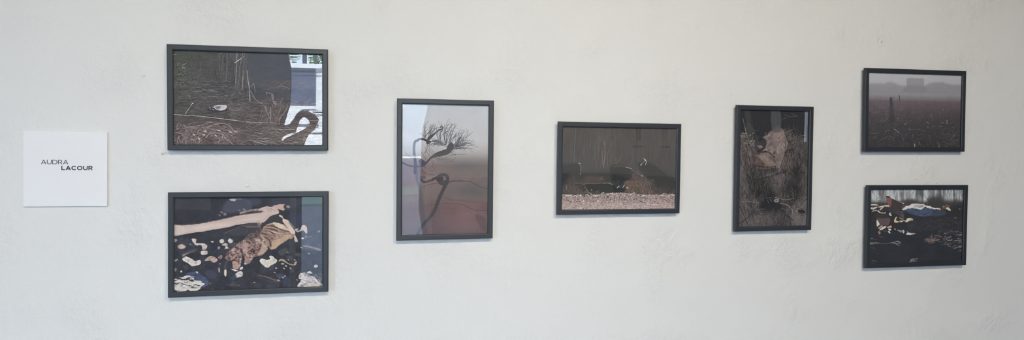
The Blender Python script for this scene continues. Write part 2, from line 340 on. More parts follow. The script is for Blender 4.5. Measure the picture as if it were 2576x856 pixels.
    p.poly([(1100, 30), (1200, -30), (1330, -60), (1500, -60), (1560, -10), (1600, 80), (1590, 140), (1500, 215), (1420, 210), (1330, 300), (1300, 350), (1215, 375), (1230, 300), (1180, 230), (1150, 380), (1120, 440), (1030, 440), (1015, 330), (960, 310), (890, 270), (930, 210), (960, 150), (1030, 90)], None, 1, 1, ramp=PR, cell=(5, 4))
    p.blob(1420, 95, 70, 70, (112, 88, 88), .5, soft=6)
    p.hairs((920, -20, 1560, 340), 60, (15, 60), 50, 40, (1.4, 3), [(200, 174, 166), (70, 50, 56), (58, 42, 48)], (.4, .8), .5, mask=lambda x, y: y < 330-.45*(x-950)+120 and y > 120-.5*(x-900)-30)
    p.poly([(1180, 20), (1260, 10), (1300, 60), (1240, 110), (1200, 200), (1180, 130)], (186, 152, 146), .7, 2, tex=pw*.6)
    p.poly([(1020, 330), (1100, 330), (1120, 430), (1040, 440)], (176, 144, 134), .8, 1.4, tex=pw*.5)
    p.poly([(1230, 240), (1290, 250), (1280, 330), (1220, 370)], (158, 126, 118), .9, 1.4, tex=pw*.5); p.blob(1228, 355, 16, 14, (200, 192, 186), .9)
    p.line([(1160, 120), (1190, 220), (1200, 300)], 5, (62, 52, 58), .8, 1.6); p.line([(940, 320), (1010, 300), (1080, 300)], 3, (70, 52, 56), .7, 1.2)
    p.poly([(1510, -20), (1560, 40), (1570, 130), (1500, 210), (1430, 205), (1480, 140), (1500, 60)], (182, 160, 144), .9, 1.4, tex=pw*.3)
    p.poly([(880, 480), (905, 460), (920, 500), (905, 572), (885, 550)], (206, 198, 176), 1, 1); p.line([(890, 440), (905, 340), (960, 300)], 4, (104, 92, 96), .8, 1.4)
    p.poly([(782, 440), (800, 430), (810, 490), (798, 508), (785, 490)], (178, 168, 160), .95, 1); p.blob(812, 362, 16, 8, (160, 156, 160), .9); p.line([(795, 430), (800, 370)], 3, (92, 84, 92), .7, 1)
    p.poly([(1000, 445), (1050, 460), (1120, 470), (1140, 430), (1175, 408), (1190, 430), (1140, 470), (1080, 485), (1020, 465)], (214, 206, 200), .95, .8)
    # pale stones and shell bits
    W = (212, 205, 198)
    st = fbm(480, 320, 8, 5, r)*14
    def stone(pts, c=W, a=1, s=.9):
        c = np.array(c); p.poly(pts, None, a, s, ramp=[(-1, c*.72), (-.3, c*.93), (.9, np.minimum(c*1.06, 224))], cell=(5, 4))
    stone([(180, 290), (230, 240), (262, 245), (330, 275), (385, 320), (470, 300), (495, 340), (460, 380), (350, 400), (300, 370)]); 
    p.line([(290, 180), (370, 155)], 4, (150, 140, 136), .9, 1); p.poly([(180, 215), (250, 185), (300, 180), (240, 215), (190, 245)], (140, 134, 134), .9, 1.4); p.poly([(200, 180), (400, 110), (420, 150), (300, 180)], (84, 84, 94), .8, 2.5)
    stone([(105, 80), (150, 38), (200, 50), (240, 80), (190, 112), (130, 112)], (196, 172, 162), 1, 1.4)
    stone([(335, -40), (370, -60), (410, -40), (400, 10), (450, 20), (540, 25), (600, 70), (560, 120), (520, 130), (510, 80), (470, 50), (400, 50)], (206, 194, 186), 1, 1.4)
    stone([(490, 165), (530, 140), (590, 150), (600, 190), (560, 212), (500, 210)], (212, 202, 190), 1, 1.3)
    stone([(805, 770-790), (850, -50), (880, -10), (850, 15), (810, 10)], (208, 198, 194), 1, 1.3); stone([(940, -20), (965, -60), (1025, -20), (985, 20)], (214, 204, 198), 1, 1.3)
    stone([(840, 50), (890, 10), (930, 40), (930, 80), (960, 100), (880, 115), (900, 75)], (204, 196, 190), 1, 1.3); stone([(770, 110), (785, 68), (810, 90), (795, 118)], (176, 176, 176), .9, 1.2)
    stone([(640-600+15, 750-780-20), (90, -40), (85, -10), (55, 0)], (180, 168, 162), .8, 1.4); p.blob(675, -5, 26, 14, (196, 188, 182), .9, 0, 1.2); p.blob(315, 40, 20, 14, (130, 130, 138), .8, 0, 1.5)
    stone([(555, 310), (610, 250), (680, 235), (760, 280), (770, 310), (700, 340), (650, 310)], (184, 158, 150)); p.line([(620, 270), (690, 255), (740, 285)], 2, (90, 72, 74), .8); p.line([(640, 330), (700, 345)], 2, (120, 104, 104), .7)
    stone([(775, 260), (825, 215), (848, 250), (820, 285)], (160, 130, 122)); stone([(60, 300), (100, 280), (115, 305), (70, 322)], (150, 144, 142)); stone([(55, 440), (80, 430), (85, 480), (60, 490)], (150, 140, 134), .8)
    stone([(150, 490), (165, 475), (178, 492), (160, 508)], (196, 190, 180))
    # striped white shell and navy rock at the lower left
    p.poly([(240, 545), (330, 500), (450, 490), (500, 550), (590, 600), (625, 660), (600, 720), (500, 760), (420, 640)], (70, 80, 110), 1, 1.3, tex=st)
    p.poly([(560, 520), (620, 470), (720, 490), (760, 560), (720, 610), (620, 600)], (66, 72, 94), .9, 2.5)
    p.poly([(52, 610), (180, 590), (230, 560), (300, 560), (370, 600), (400, 640), (490, 650), (555, 705), (500, 740), (440, 800), (150, 820), (52, 780)], None, 1, .8, ramp=[(-.55, (60, 58, 66)), (-.3, (92, 90, 96)), (-.12, (198, 192, 188)), (.8, (216, 210, 206))], cell=(13, 3.6))
    for pts, w in [([(60, 650), (140, 620), (230, 640), (330, 690)], 3), ([(70, 720), (130, 680), (260, 720), (330, 730)], 5), ([(150, 740), (260, 770), (320, 740)], 2.4), ([(290, 580), (340, 610), (380, 630)], 4)]:
        p.line(pts, w, (66, 64, 70), .9, .7, (.6, .3))
    p.blob(428, 506, 18, 9, (210, 206, 206), .9, .6); p.poly([(340, 585), (385, 565), (370, 590)], (210, 204, 204), .9)
    stone([(1060, 550), (1085, 510), (1150, 480), (1190, 520), (1180, 560), (1110, 592), (1070, 580)], (206, 202, 198)); p.line([(1110, 530), (1180, 545)], 2.5, (120, 118, 122), .7)
    p.poly([(1000, 600), (1060, 540), (1090, 600), (1030, 630)], (66, 76, 102), .8, 2)
    p.line([(980, 720), (1050, 712), (1130, 720)], 5, (104, 94, 92), .8, 1.4); p.line([(900, 715), (1000, 690), (1100, 660)], 2, (104, 106, 114), .6, 1); p.blob(645, 690, 10, 22, (120, 112, 96), .7, .4, 1.2)
    # right-hand side
    p.view(620, 610, 6.585)
    stone([(218, 300), (250, 272), (330, 290), (390, 280), (370, 240), (410, 225), (460, 260), (505, 300), (480, 345), (400, 390), (360, 422), (300, 405), (240, 350)], (214, 206, 196))
    p.hairs((260, 290, 480, 400), 24, (10, 50), 20, 40, (.7, 1.5), [(160, 150, 144), (184, 170, 160)], (.4, .8))
    p.poly([(530, 320), (560, 280), (630, 290), (660, 320), (700, 350), (780, 370), (800, 330), (830, 320), (800, 385), (700, 370), (640, 340), (580, 310)], (166, 148, 130), 1, .8)
    for x, y, a_, b_ in [(695, 294, 20, 10), (800, 294, 14, 10), (675, 165, 16, 12), (600, 360, 30, 12), (655, 395, 14, 12), (490, 432, 18, 10), (615, 432, 20, 10), (730, 432, 18, 10), (130, 673, 14, 8), (550, 590, 12, 16), (600, 585, 14, 20), (635, 560, 18, 10), (1035, 188, 20, 10), (840, 630, 16, 10), (910, 88, 18, 8), (468, 508, 20, 8)]:
        p.blob(x, y, a_, b_, tuple(np.array((182, 176, 170))*r.uniform(.82, 1.1)), .9, r.uniform(0, 1), .8, wob=.2)
    p.line([(180, 550), (330, 580), (440, 620), (550, 645)], 5, (140, 112, 98), .85, 1.2, (.6, 1)); p.line([(200, 590), (400, 650), (560, 670)], 3, (96, 90, 94), .7, 1.2); p.blob(530, 635, 26, 14, (176, 158, 136), .9, .3)
    p.poly([(530, 150), (600, 110), (670, 100), (680, 160), (600, 220), (550, 210)], (82, 84, 92), .8, 2); p.poly([(660, 250), (700, 225), (750, 240), (750, 290)], (84, 86, 100), .8, 2); p.blob(850, 205, 50, 26, (92, 84, 86), .8, .1, 2)
    p.poly([(490, 540), (560, 510), (610, 560), (560, 600), (500, 590)], (68, 80, 108), .8, 2); p.poly([(590, 640), (660, 580), (730, 620), (720, 690), (640, 720)], (60, 68, 92), .9, 2)
    p.line([(940, 60), (1050, 78), (1150, 105), (1215, 128)], 7, (158, 140, 136), .9, 1.4, (.6, 1)); p.line([(950, 95), (1100, 120), (1190, 135)], 3, (80, 76, 84), .7, 1.4)
    stone([(1120, 390), (1145, 360), (1180, 385), (1160, 420), (1130, 415)], (200, 194, 186), 1, 1.1)
    stone([(1000, 515), (1035, 482), (1090, 515)], (196, 196, 198)); 
    p.poly([(865, 560), (890, 520), (960, 500), (1000, 530), (1060, 560), (1130, 580), (1180, 640), (1250, 690), (1262, 725), (1050, 738), (850, 742), (880, 670), (910, 620), (870, 600)], None, 1, .9, ramp=[(-.8, (128, 122, 126)), (-.2, (176, 168, 168)), (.2, (200, 192, 188)), (.9, (216, 210, 206))], cell=(7, 4))
    for pts, w in [([(960, 550), (1040, 640), (1120, 680)], 3), ([(1010, 540), (1100, 620), (1160, 690)], 4), ([(920, 620), (1000, 650), (1070, 670)], 2.5)]: p.line(pts, w, (124, 120, 130), .8, 1)
    p.hairs((900, 520, 1240, 735), 60, (20, 80), -35, 20, (.7, 1.6), [(150, 144, 146), (214, 208, 206), (168, 162, 162)], (.4, .8))
    p.c += 7*np.clip(1-p.c/150, 0, 1)
    return p.finish(.45, 1.2, .86)

def branches(p, x, y, ang, L, w, col, depth, bend, spread, nb, a=.9):
    r = p.r
    pts = [(x, y)]; t = ang
    for i in range(4):
        t += r.normal(0, .12)+bend/4
        x += L/4*math.cos(t); y -= L/4*math.sin(t); pts.append((x, y))
    p.line(pts, w, col, a, .5, (1, .5), 4)
    if depth > 0:
        for k in range(nb):
            i = r.integers(1, 5)
            branches(p, pts[i][0], pts[i][1], t+r.choice([-1, 1])*r.uniform(.25, spread), L*r.uniform(.4, .7), w*.65, col, depth-1, bend*r.uniform(-.5, 1.4), spread, nb, a)

def pic_tree():
    p = Pic(320, 480, INNER['tree'], 31, (0, 0, 0)); r = p.r
    def f(u, v):
        c = lerp_cols([(0, (186, 192, 199)), (.1, (186, 190, 196)), (.28, (186, 187, 190)), (.36, (172, 168, 168)), (.42, (140, 134, 132)), (.47, (116, 108, 107)), (.56, (116, 106, 106)), (.64, (112, 102, 101)), (.72, (114, 101, 100)), (.8, (106, 90, 90)), (.92, (108, 94, 95)), (1, (104, 92, 94))], v)
        red = np.clip((v-.4)*4, 0, 1)[..., None]
        c = c+red*np.exp(-((u-.25)/.3)**2-((v-.48)/.14)**2)[..., None]*np.array([30, 12, 12])
        c = c-np.exp(-((u-.85)/.3)**2-((v-.68)/.05)**2)[..., None]*np.array([14, 4, 4])
        c = c-np.exp(-((u-.72)/.2)**2-((v-.46)/.05)**2)[..., None]*np.array([12, 8, 4])
        c = c+np.exp(-((u-.75)/.22)**2-((v-.86)/.13)**2)[..., None]*np.array([14, 5, 6])-np.exp(-((u-.3)/.2)**2-((v-.95)/.1)**2)[..., None]*np.array([6, 4, 0])
        return c
    p.grad(f); p.noise(2.5, 26, 18); p.noise(1.5, 2, 2)
    p.grain[:] = 1; p.rough = .4
    K = (84, 85, 90); T2 = (112, 112, 117)
    p.view(1005, 420, 4.89)
    p.poly([(560, 380), (760, 410), (1000, 435), (1090, 445), (1090, 460), (900, 440), (640, 420)], (98, 88, 88), .5, 3)
    p.poly([(940, 600), (1010, 610), (1060, 640), (1080, 760), (1040, 790), (980, 720)], (88, 78, 80), .55, 3)
    # main trunk and the second stem at the left
    D = (76, 76, 80)
    p.line([(170, 870), (245, 780), (286, 680), (292, 560), (270, 450), (268, 350), (246, 240), (216, 120), (208, -10)], 8.5, (92, 94, 101), .9, 1, (1.2, .85))
    p.poly([(255, 120), (290, 110), (330, 125), (310, 150), (265, 175)], (84, 84, 92), .7, 1.4)
    p.line([(220, 850), (300, 715), (400, 600), (450, 510), (490, 400), (540, 290), (590, 190)], 9.5, D, 1, .7, (.95, 1.05))
    p.line([(590, 195), (598, 140), (575, 105), (530, 98), (490, 115), (470, 150), (490, 185), (530, 200), (570, 180)], 8.5, D, 1, .7, (1.05, .75))
    p.blob(520, 150, 45, 32, (64, 62, 66), .8, 0, 1); p.blob(552, 150, 12, 20, (124, 112, 112), .9, 0, .8); p.line([(500, 205), (550, 222), (600, 190)], 6, D, .95, .7)
    p.line([(470, 130), (420, 155), (360, 180), (300, 188), (275, 160)], 7, D, 1, .7, (1, .8)); p.line([(300, 245), (380, 218), (480, 205)], 2.2, D, .9)
    p.line([(610, 190), (700, 180), (780, 178), (860, 182), (930, 210), (1000, 250), (1085, 270)], 3.2, D, .95, .6, (1.2, .5)); p.line([(610, 178), (700, 165), (780, 170)], 1.6, D, .9)
    for pts in [[(860, 180), (940, 120), (1000, 60)], [(960, 225), (1030, 150), (1060, 90)], [(1000, 260), (1050, 230), (1085, 225)], [(680, 160), (740, 130), (810, 90)], [(700, 135), (730, 95)], [(820, 190), (850, 230), (880, 210)], [(940, 220), (980, 255), (1020, 240)], [(610, 140), (620, 80)], [(650, 170), (700, 120)], [(990, 220), (1030, 200)]]:
        p.line(pts, 1.2, (92, 84, 86), .8, .5, (1, .5))
    p.line([(320, 495), (400, 468), (520, 460), (660, 455), (760, 465), (840, 498), (920, 530), (980, 545), (1085, 538)], 2.2, D, .95, .6, (.8, .9))
    for pts in [[(320, 480), (400, 440), (470, 410)], [(470, 405), (520, 410), (565, 440)], [(600, 470), (650, 520), (690, 515)], [(980, 540), (1040, 480), (1070, 445)], [(1060, 520), (1085, 470)], [(840, 520), (880, 560)], [(360, 650), (430, 680), (500, 712)], [(640, 465), (680, 490), (720, 480)], [(1070, 580), (1090, 588)]]:
        p.line(pts, 1.1, (90, 80, 82), .75)
    for _ in range(15): branches(p, r.uniform(270, 470), r.uniform(60, 130), r.uniform(1.2, 2.9), r.uniform(70, 170), 1.4, (98, 90, 92), 1, r.normal(0, .8), .9, 2, .75)
    p.line([(270, 30), (340, 80), (440, 105)], 1.6, (92, 84, 86), .85); p.line([(280, 0), (300, 60), (380, 105), (520, 70)], 1.4, (92, 84, 86), .8)
    p.view(1005, 255, 4.89)
    # upper limbs
    p.line([(40, 755), (130, 795), (230, 803), (300, 790), (400, 690), (470, 640), (560, 610)], 5, D, 1, .7, (.8, 1.1)); p.line([(70, 620), (110, 665), (190, 715)], 1.6, (100, 102, 108), .7)
    p.poly([(390, 700), (440, 650), (520, 625), (535, 600), (580, 590), (590, 555), (620, 515), (650, 508), (672, 535), (670, 580), (640, 620), (600, 655), (540, 672), (450, 690)], (80, 82, 86), 1, .8)
    p.poly([(250, 718), (285, 715), (330, 760), (310, 800), (265, 805), (250, 770)], (78, 80, 92), 1, .8)
    p.line([(195, 880), (200, 760), (186, 640), (184, 560), (196, 500), (232, 478)], 8, D, .95, .8, (1, .8))
    p.line([(200, 490), (250, 466), (300, 468), (350, 488)], 6.5, D, 1, .7, (.7, 1)); p.poly([(335, 490), (380, 485), (388, 510), (350, 530), (338, 520)], D, 1, .8)
    p.poly([(345, 470), (365, 430), (420, 395), (500, 340), (512, 348), (470, 380), (420, 430), (370, 480)], D, 1, .8)
    p.line([(490, 350), (525, 345), (538, 318), (520, 303), (508, 318), (520, 328)], 4, D, 1, .6, (1, .7))
    p.line([(380, 495), (430, 490), (500, 510), (580, 540)], 2.2, D, .9); p.line([(400, 450), (480, 480), (590, 520)], 1.6, K, .8)
    def fan(x, y, a0, a1, n, L0, L1, bend, w=1.5, col=K, a=.85):
        for k in range(n):
            t = a0+(a1-a0)*(k+r.uniform(.1, .9))/n; L = r.uniform(L0, L1); b = bend+r.normal(0, .5)
            px, py = x+r.normal(0, 12), y+r.normal(0, 10); pts = [(px, py)]
            for q in range(5):
                t += b/5+r.normal(0, .1); px += L/5*math.cos(t); py -= L/5*math.sin(t); pts.append((px, py))
                if q in (1, 2, 3) and r.uniform() < .75:
                    u = t+r.choice([-1, 1])*r.uniform(.4, .9); l = L*r.uniform(.15, .38)
                    p.line([(px, py), (px+l*.5*math.cos(u), py-l*.5*math.sin(u)), (px+l*math.cos(u+b*.4), py-l*math.sin(u+b*.4))], w*.75, col, a*.85, .5, (1, .5), 4)
            p.line(pts, w, col, a, .5, (1.2, .45), 4)
    fan(320, 460, 1.1, 2.2, 7, 110, 200, -.5); fan(390, 420, .9, 1.7, 6, 110, 190, -.5); fan(500, 480, 1.2, 2.3, 8, 120, 210, -.3); fan(585, 520, 1.3, 2.0, 7, 150, 290, -.5, 1.9)
    fan(620, 515, .9, 1.5, 7, 130, 230, -.6); fan(680, 545, .5, 1.0, 9, 150, 300, .45, 1.8); fan(690, 560, .0, .6, 11, 120, 270, .35, 1.8); fan(680, 590, -.35, .3, 8, 90, 200, .5, 1.6)
    fan(470, 520, 2.4, 3.4, 7, 70, 150, .5); fan(560, 540, 2.5, 3.3, 6, 80, 160, .3); fan(430, 490, -.3, .6, 6, 90, 190, -.3, 1.6)
    LO = (104, 98, 101)
    fan(345, 540, -2.2, -1.0, 6, 90, 190, .2, 1.3, LO); fan(440, 670, -2.0, -.6, 6, 90, 200, .6, 1.3, LO); fan(480, 700, -.9, -.1, 5, 120, 210, .8, 1.3, LO); fan(620, 640, -.3, .3, 4, 70, 160, .3, 1.3)
    for pts in [[(590, 510), (570, 370), (590, 260), (620, 212)], [(570, 370), (605, 430), (632, 500)], [(312, 290), (318, 380), (330, 455)], [(312, 290), (360, 240)], [(610, 430), (640, 380), (672, 345)], [(780, 500), (860, 420), (912, 375)], [(740, 530), (810, 420), (855, 355)], [(800, 590), (880, 545), (970, 565)], [(700, 440), (690, 390)], [(640, 655), (740, 655), (825, 652)],
                [(440, 330), (380, 420)], [(400, 300), (372, 400)], [(450, 280), (400, 400)], [(270, 620), (330, 710)], [(330, 600), (380, 690)], [(470, 700), (540, 745), (650, 735), (700, 690)], [(720, 430), (740, 380)], [(400, 720), (420, 800), (440, 850)], [(300, 800), (380, 850)]]:
        p.line(pts, 1.5, K, .85, .5, (1, .6))
    return p.finish(.45, 1.2, .95, .8)

def pic_vulture():
    p = Pic(400, 267, INNER['vulture'], 41, (73, 71, 69)); r = p.r; p.rough = .6
    p.noise(3, 20, 20); p.noise(3, 3, 25)
    p.view(1405, 315, 7.78)
    B = [(90, 86, 84), (82, 79, 77), (99, 94, 91), (62, 61, 60), (66, 64, 63)]
    p.hairs((90, 60, 2280, 760), 260, (100, 420), 90, 3, (.8, 2.4), B, (.2, .6), .1, .7)
    p.hairs((740, 100, 1100, 860), 70, (150, 420), 91, 5, (.9, 2.2), [(104, 92, 90), (92, 84, 83), (82, 72, 70)], (.3, .7), .2)
    for pts, c, w in [([(345, 60), (335, 300), (318, 560), (312, 750)], 100, 3), ([(135, 90), (130, 200), (150, 350)], 82, 3), ([(908, 330), (920, 480), (915, 620), (890, 800)], 128, 3), ([(860, 520), (870, 700), (900, 840)], 108, 3), ([(800, 230), (795, 560)], 96, 3.4), ([(1045, 340), (985, 520), (900, 720)], 104, 2), ([(1118, 240), (1112, 560), (1105, 740)], 92, 3), ([(510, 440), (500, 560)], 88, 4),
                      ([(1060, 860), (1160, 730), (1260, 590)], 104, 2.4), ([(705, 590), (670, 800)], 84, 2), ([(1390, 810), (1440, 700)], 100, 2.6), ([(1250, 200), (1240, 560)], 84, 2.6), ([(1570, 70), (1580, 500)], 80, 2.6)]:
        p.line(pts, w, (c, c-6, c-8), .8, .6)
    # dark gap, ground and grass
    p.view(1405, 420, 7.78)
    p.poly([(60, 90), (300, 95), (700, 110), (1050, 120), (1050, 300), (60, 330)], (48, 50, 48), .5, 6)
    G = [(102, 86, 76), (88, 78, 70), (120, 102, 92), (64, 58, 54), (78, 68, 62)]
    p.blob(720, 240, 190, 70, (96, 80, 74), .45, soft=9); p.blob(280, 380, 180, 120, (82, 72, 66), .45, soft=10)
    p.hairs((90, 200, 520, 520), 170, (15, 60), 80, 45, (.7, 1.4), G, (.3, .8)); p.hairs((500, 190, 900, 320), 120, (15, 60), 85, 40, (.7, 1.3), G, (.3, .8))
    p.poly([(70, 120), (220, 120), (200, 230), (150, 330), (70, 400)], (38, 40, 48), .6, 6)
    # birds: dark hunched bodies
    BK = (50, 52, 51)
    p.poly([(60, -50), (200, -75), (330, -80), (420, -30), (440, 60), (410, 110), (60, 100)], BK, .75, 2.5)
    p.line([(100, -50), (200, -62), (330, -72), (400, -60)], 1.6, (96, 94, 92), .7); p.poly([(400, -78), (430, -72), (440, -58), (412, -64)], (176, 172, 168), .95, .6); p.line([(436, -60), (450, 0), (438, 100), (432, 155)], 2.4, (128, 124, 120), .85)
    # carcass
    p.poly([(350, 330), (420, 325), (500, 345), (640, 330), (760, 330), (860, 318), (960, 315), (1050, 340), (1110, 370), (1180, 440), (1130, 495), (900, 500), (640, 500), (440, 470), (350, 440)], (50, 53, 51), .95, 1)
    p.line([(345, 322), (420, 318), (500, 335), (560, 318), (680, 325), (800, 322), (880, 312), (960, 308), (1040, 335), (1110, 355)], 2.6, (124, 108, 103), .7, .8); p.line([(880, 325), (980, 312), (1050, 338), (1110, 365)], 1.6, (170, 152, 146), .8)
    p.poly([(360, 340), (490, 350), (500, 470), (370, 470)], (58, 56, 56), .6, 3)
    p.hairs((340, 340, 560, 520), 60, (30, 90), 100, 25, (.7, 1.4), [(110, 96, 88), (82, 74, 70)], (.4, .8)); 
    for pts in [[(510, 380), (560, 440), (640, 520)], [(540, 410), (600, 520)], [(530, 480), (620, 510), (700, 540)], [(740, 490), (800, 460)], [(160, 350), (172, 440)], [(845, 205), (850, 232)]]: p.line(pts, 1.8, (150, 132, 120), .8)
    p.blob(657, 445, 14, 16, (130, 122, 112), .8)
    p.hairs((580, 480, 900, 560), 70, (20, 60), 20, 40, (.7, 1.4), [(112, 92, 84), (88, 70, 66), (60, 52, 50)], (.4, .8))
    p.view(1550, 420, 7.78)
    p.poly([(-100, -20), (60, -45), (220, -10), (330, 60), (480, 170), (380, 250), (260, 262), (120, 290), (60, 330), (-90, 270), (-110, 110)], BK, .85, 2)
    p.poly([(430, -60), (560, -100), (700, -60), (900, 50), (1060, 170), (1150, 240), (1150, 420), (1000, 520), (800, 400), (640, 240), (500, 120)], BK, .8, 3)
    p.poly([(-60, 160), (60, 165), (200, 210), (320, 258), (180, 280), (160, 320), (200, 470), (0, 490), (-60, 400)], (40, 43, 46), .85, 2.5)
    # feathers with light edges
    p.line([(-40, -5), (60, -20), (160, -5), (250, 15), (310, 35)], 1.7, (132, 128, 126), .75); p.line([(200, 8), (300, 32)], 3, (196, 192, 188), .9, .6, (.5, 1)); p.line([(310, 40), (380, 110), (470, 165), (530, 185)], 2, (140, 130, 132), .7, .6); p.line([(390, 90), (460, 130), (520, 170)], 2, (120, 110, 112), .8); p.blob(518, 175, 15, 11, (186, 182, 178), .9)
    p.poly([(330, 140), (420, 160), (520, 200), (620, 250), (680, 320), (560, 330), (440, 280), (320, 240)], (88, 78, 76), .6, 3); p.poly([(330, 150), (440, 190), (420, 240), (340, 240)], (100, 82, 84), .6, 2.4)
    p.hairs((200, 60, 640, 300), 40, (40, 120), -35, 12, (.7, 1.4), [(104, 96, 94), (84, 78, 76)], (.3, .7))
    p.line([(820, 30), (900, 60), (980, 120), (1110, 240)], 1.6, (104, 102, 100), .6); 
    p.line([(490, 85-105+20), (500, -20), (540, -55), (570, -75)], 0.1, (80, 80, 80), .1)
    # white-ringed head of the right bird
    p.view(1550, 315, 7.78)
    p.line([(540, 655), (575, 675), (600, 720), (580, 780)], 2.6, (190, 188, 186), .9, .6); p.line([(570, 680), (585, 700)], 4, (196, 194, 192), .8); p.line([(490, 790), (505, 760), (545, 730), (565, 705)], 2.4, (168, 166, 162), .85); p.blob(497, 775, 12, 16, (180, 178, 174), .8, .5)
    # tan brush
    p.view(1550, 420, 7.78)
    p.poly([(180, 280), (360, 255), (560, 300), (700, 350), (800, 400), (900, 470), (880, 530), (560, 540), (250, 510), (190, 400)], (92, 80, 70), .9, 2)
    p.hairs((180, 260, 760, 530), 260, (25, 90), 75, 45, (.7, 1.5), [(128, 112, 100), (110, 92, 80), (70, 60, 56), (140, 124, 112), (58, 52, 52)], (.3, .8), .8)
    p.poly([(680, 350), (760, 350), (900, 430), (1030, 520), (900, 530), (740, 480)], (66, 62, 64), .85, 3); p.hairs((880, 380, 1080, 520), 40, (30, 90), 85, 30, (.7, 1.4), [(100, 92, 90), (84, 78, 76)], (.3, .6)); p.hairs((660, 380, 900, 530), 60, (25, 70), 80, 40, (.7, 1.3), [(96, 86, 80), (54, 50, 52)], (.3, .7))
    for pts in [[(0, 330), (60, 270), (40, 390)], [(20, 410), (70, 370)], [(90, 400), (130, 330)], [(130, 400), (160, 410), (165, 350)], [(-70, 350), (-30, 290), (-20, 350)]]: p.line(pts, 4, (104, 94, 89), .4, 1.3)
    p.line([(140, 400), (168, 350)], 2.4, (196, 188, 182), .9); p.line([(30, 405), (65, 375)], 2.4, (190, 182, 176), .9); p.blob(230, 405, 26, 14, (170, 146, 122), .9, .4); p.blob(250, 455, 22, 14, (120, 104, 94), .8, .8)
    # gravel
    p.view(1405, 420, 7.78)
    gt = fbm(400, 267, 4, 3, r, 2)*18
    p.poly([(40, 545), (300, 560), (600, 555), (900, 520), (1150, 505), (1400, 510), (1700, 540), (2000, 545), (2320, 560), (2320, 860), (40, 860)], (148, 132, 127), 1, 1.2, tex=gt)
    for _ in range(900):
        y = 520+330*r.uniform(0, 1)**.8; x = r.uniform(60, 2300)
        if y < 560 and 300 < x < 800: y += 40
        d = (y-520)/330; lite = np.clip(d*1.4, 0, 1)
        if r.uniform() < .5-.25*lite: c = [(84, 72, 74), (70, 62, 68), (100, 86, 84)][r.integers(3)]
        else: c = [(178, 160, 156), (196, 182, 176), (160, 142, 136), (150, 134, 130), (206, 194, 190)][r.integers(5)]
        if x > 1800: c = (c[0], c[1]-8, c[2]-8)
        p.blob(x, y, r.uniform(8, 26), r.uniform(5, 12), c, r.uniform(.4, .9), r.uniform(-1.2, .6), .6, wob=.25)
    p.poly([(40, 700), (800, 690), (2320, 720), (2320, 860), (40, 860)], (184, 167, 162), .5, 7, tex=gt)
    for _ in range(60):
        x = r.uniform(60, 2300); p.blob(x, 545+r.normal(0, 12)-(30 if 850 < x < 1500 else 0), r.uniform(12, 26), r.uniform(5, 9), (192, 180, 176), .85, r.uniform(-.6, .3), .6)
    p.poly([(420, 550), (455, 535), (450, 548), (425, 560)], (220, 214, 210), .9)
    p.c += 13*np.clip(1-p.c/150, 0, 1)
    return p.finish(.8, 1.1, .95)

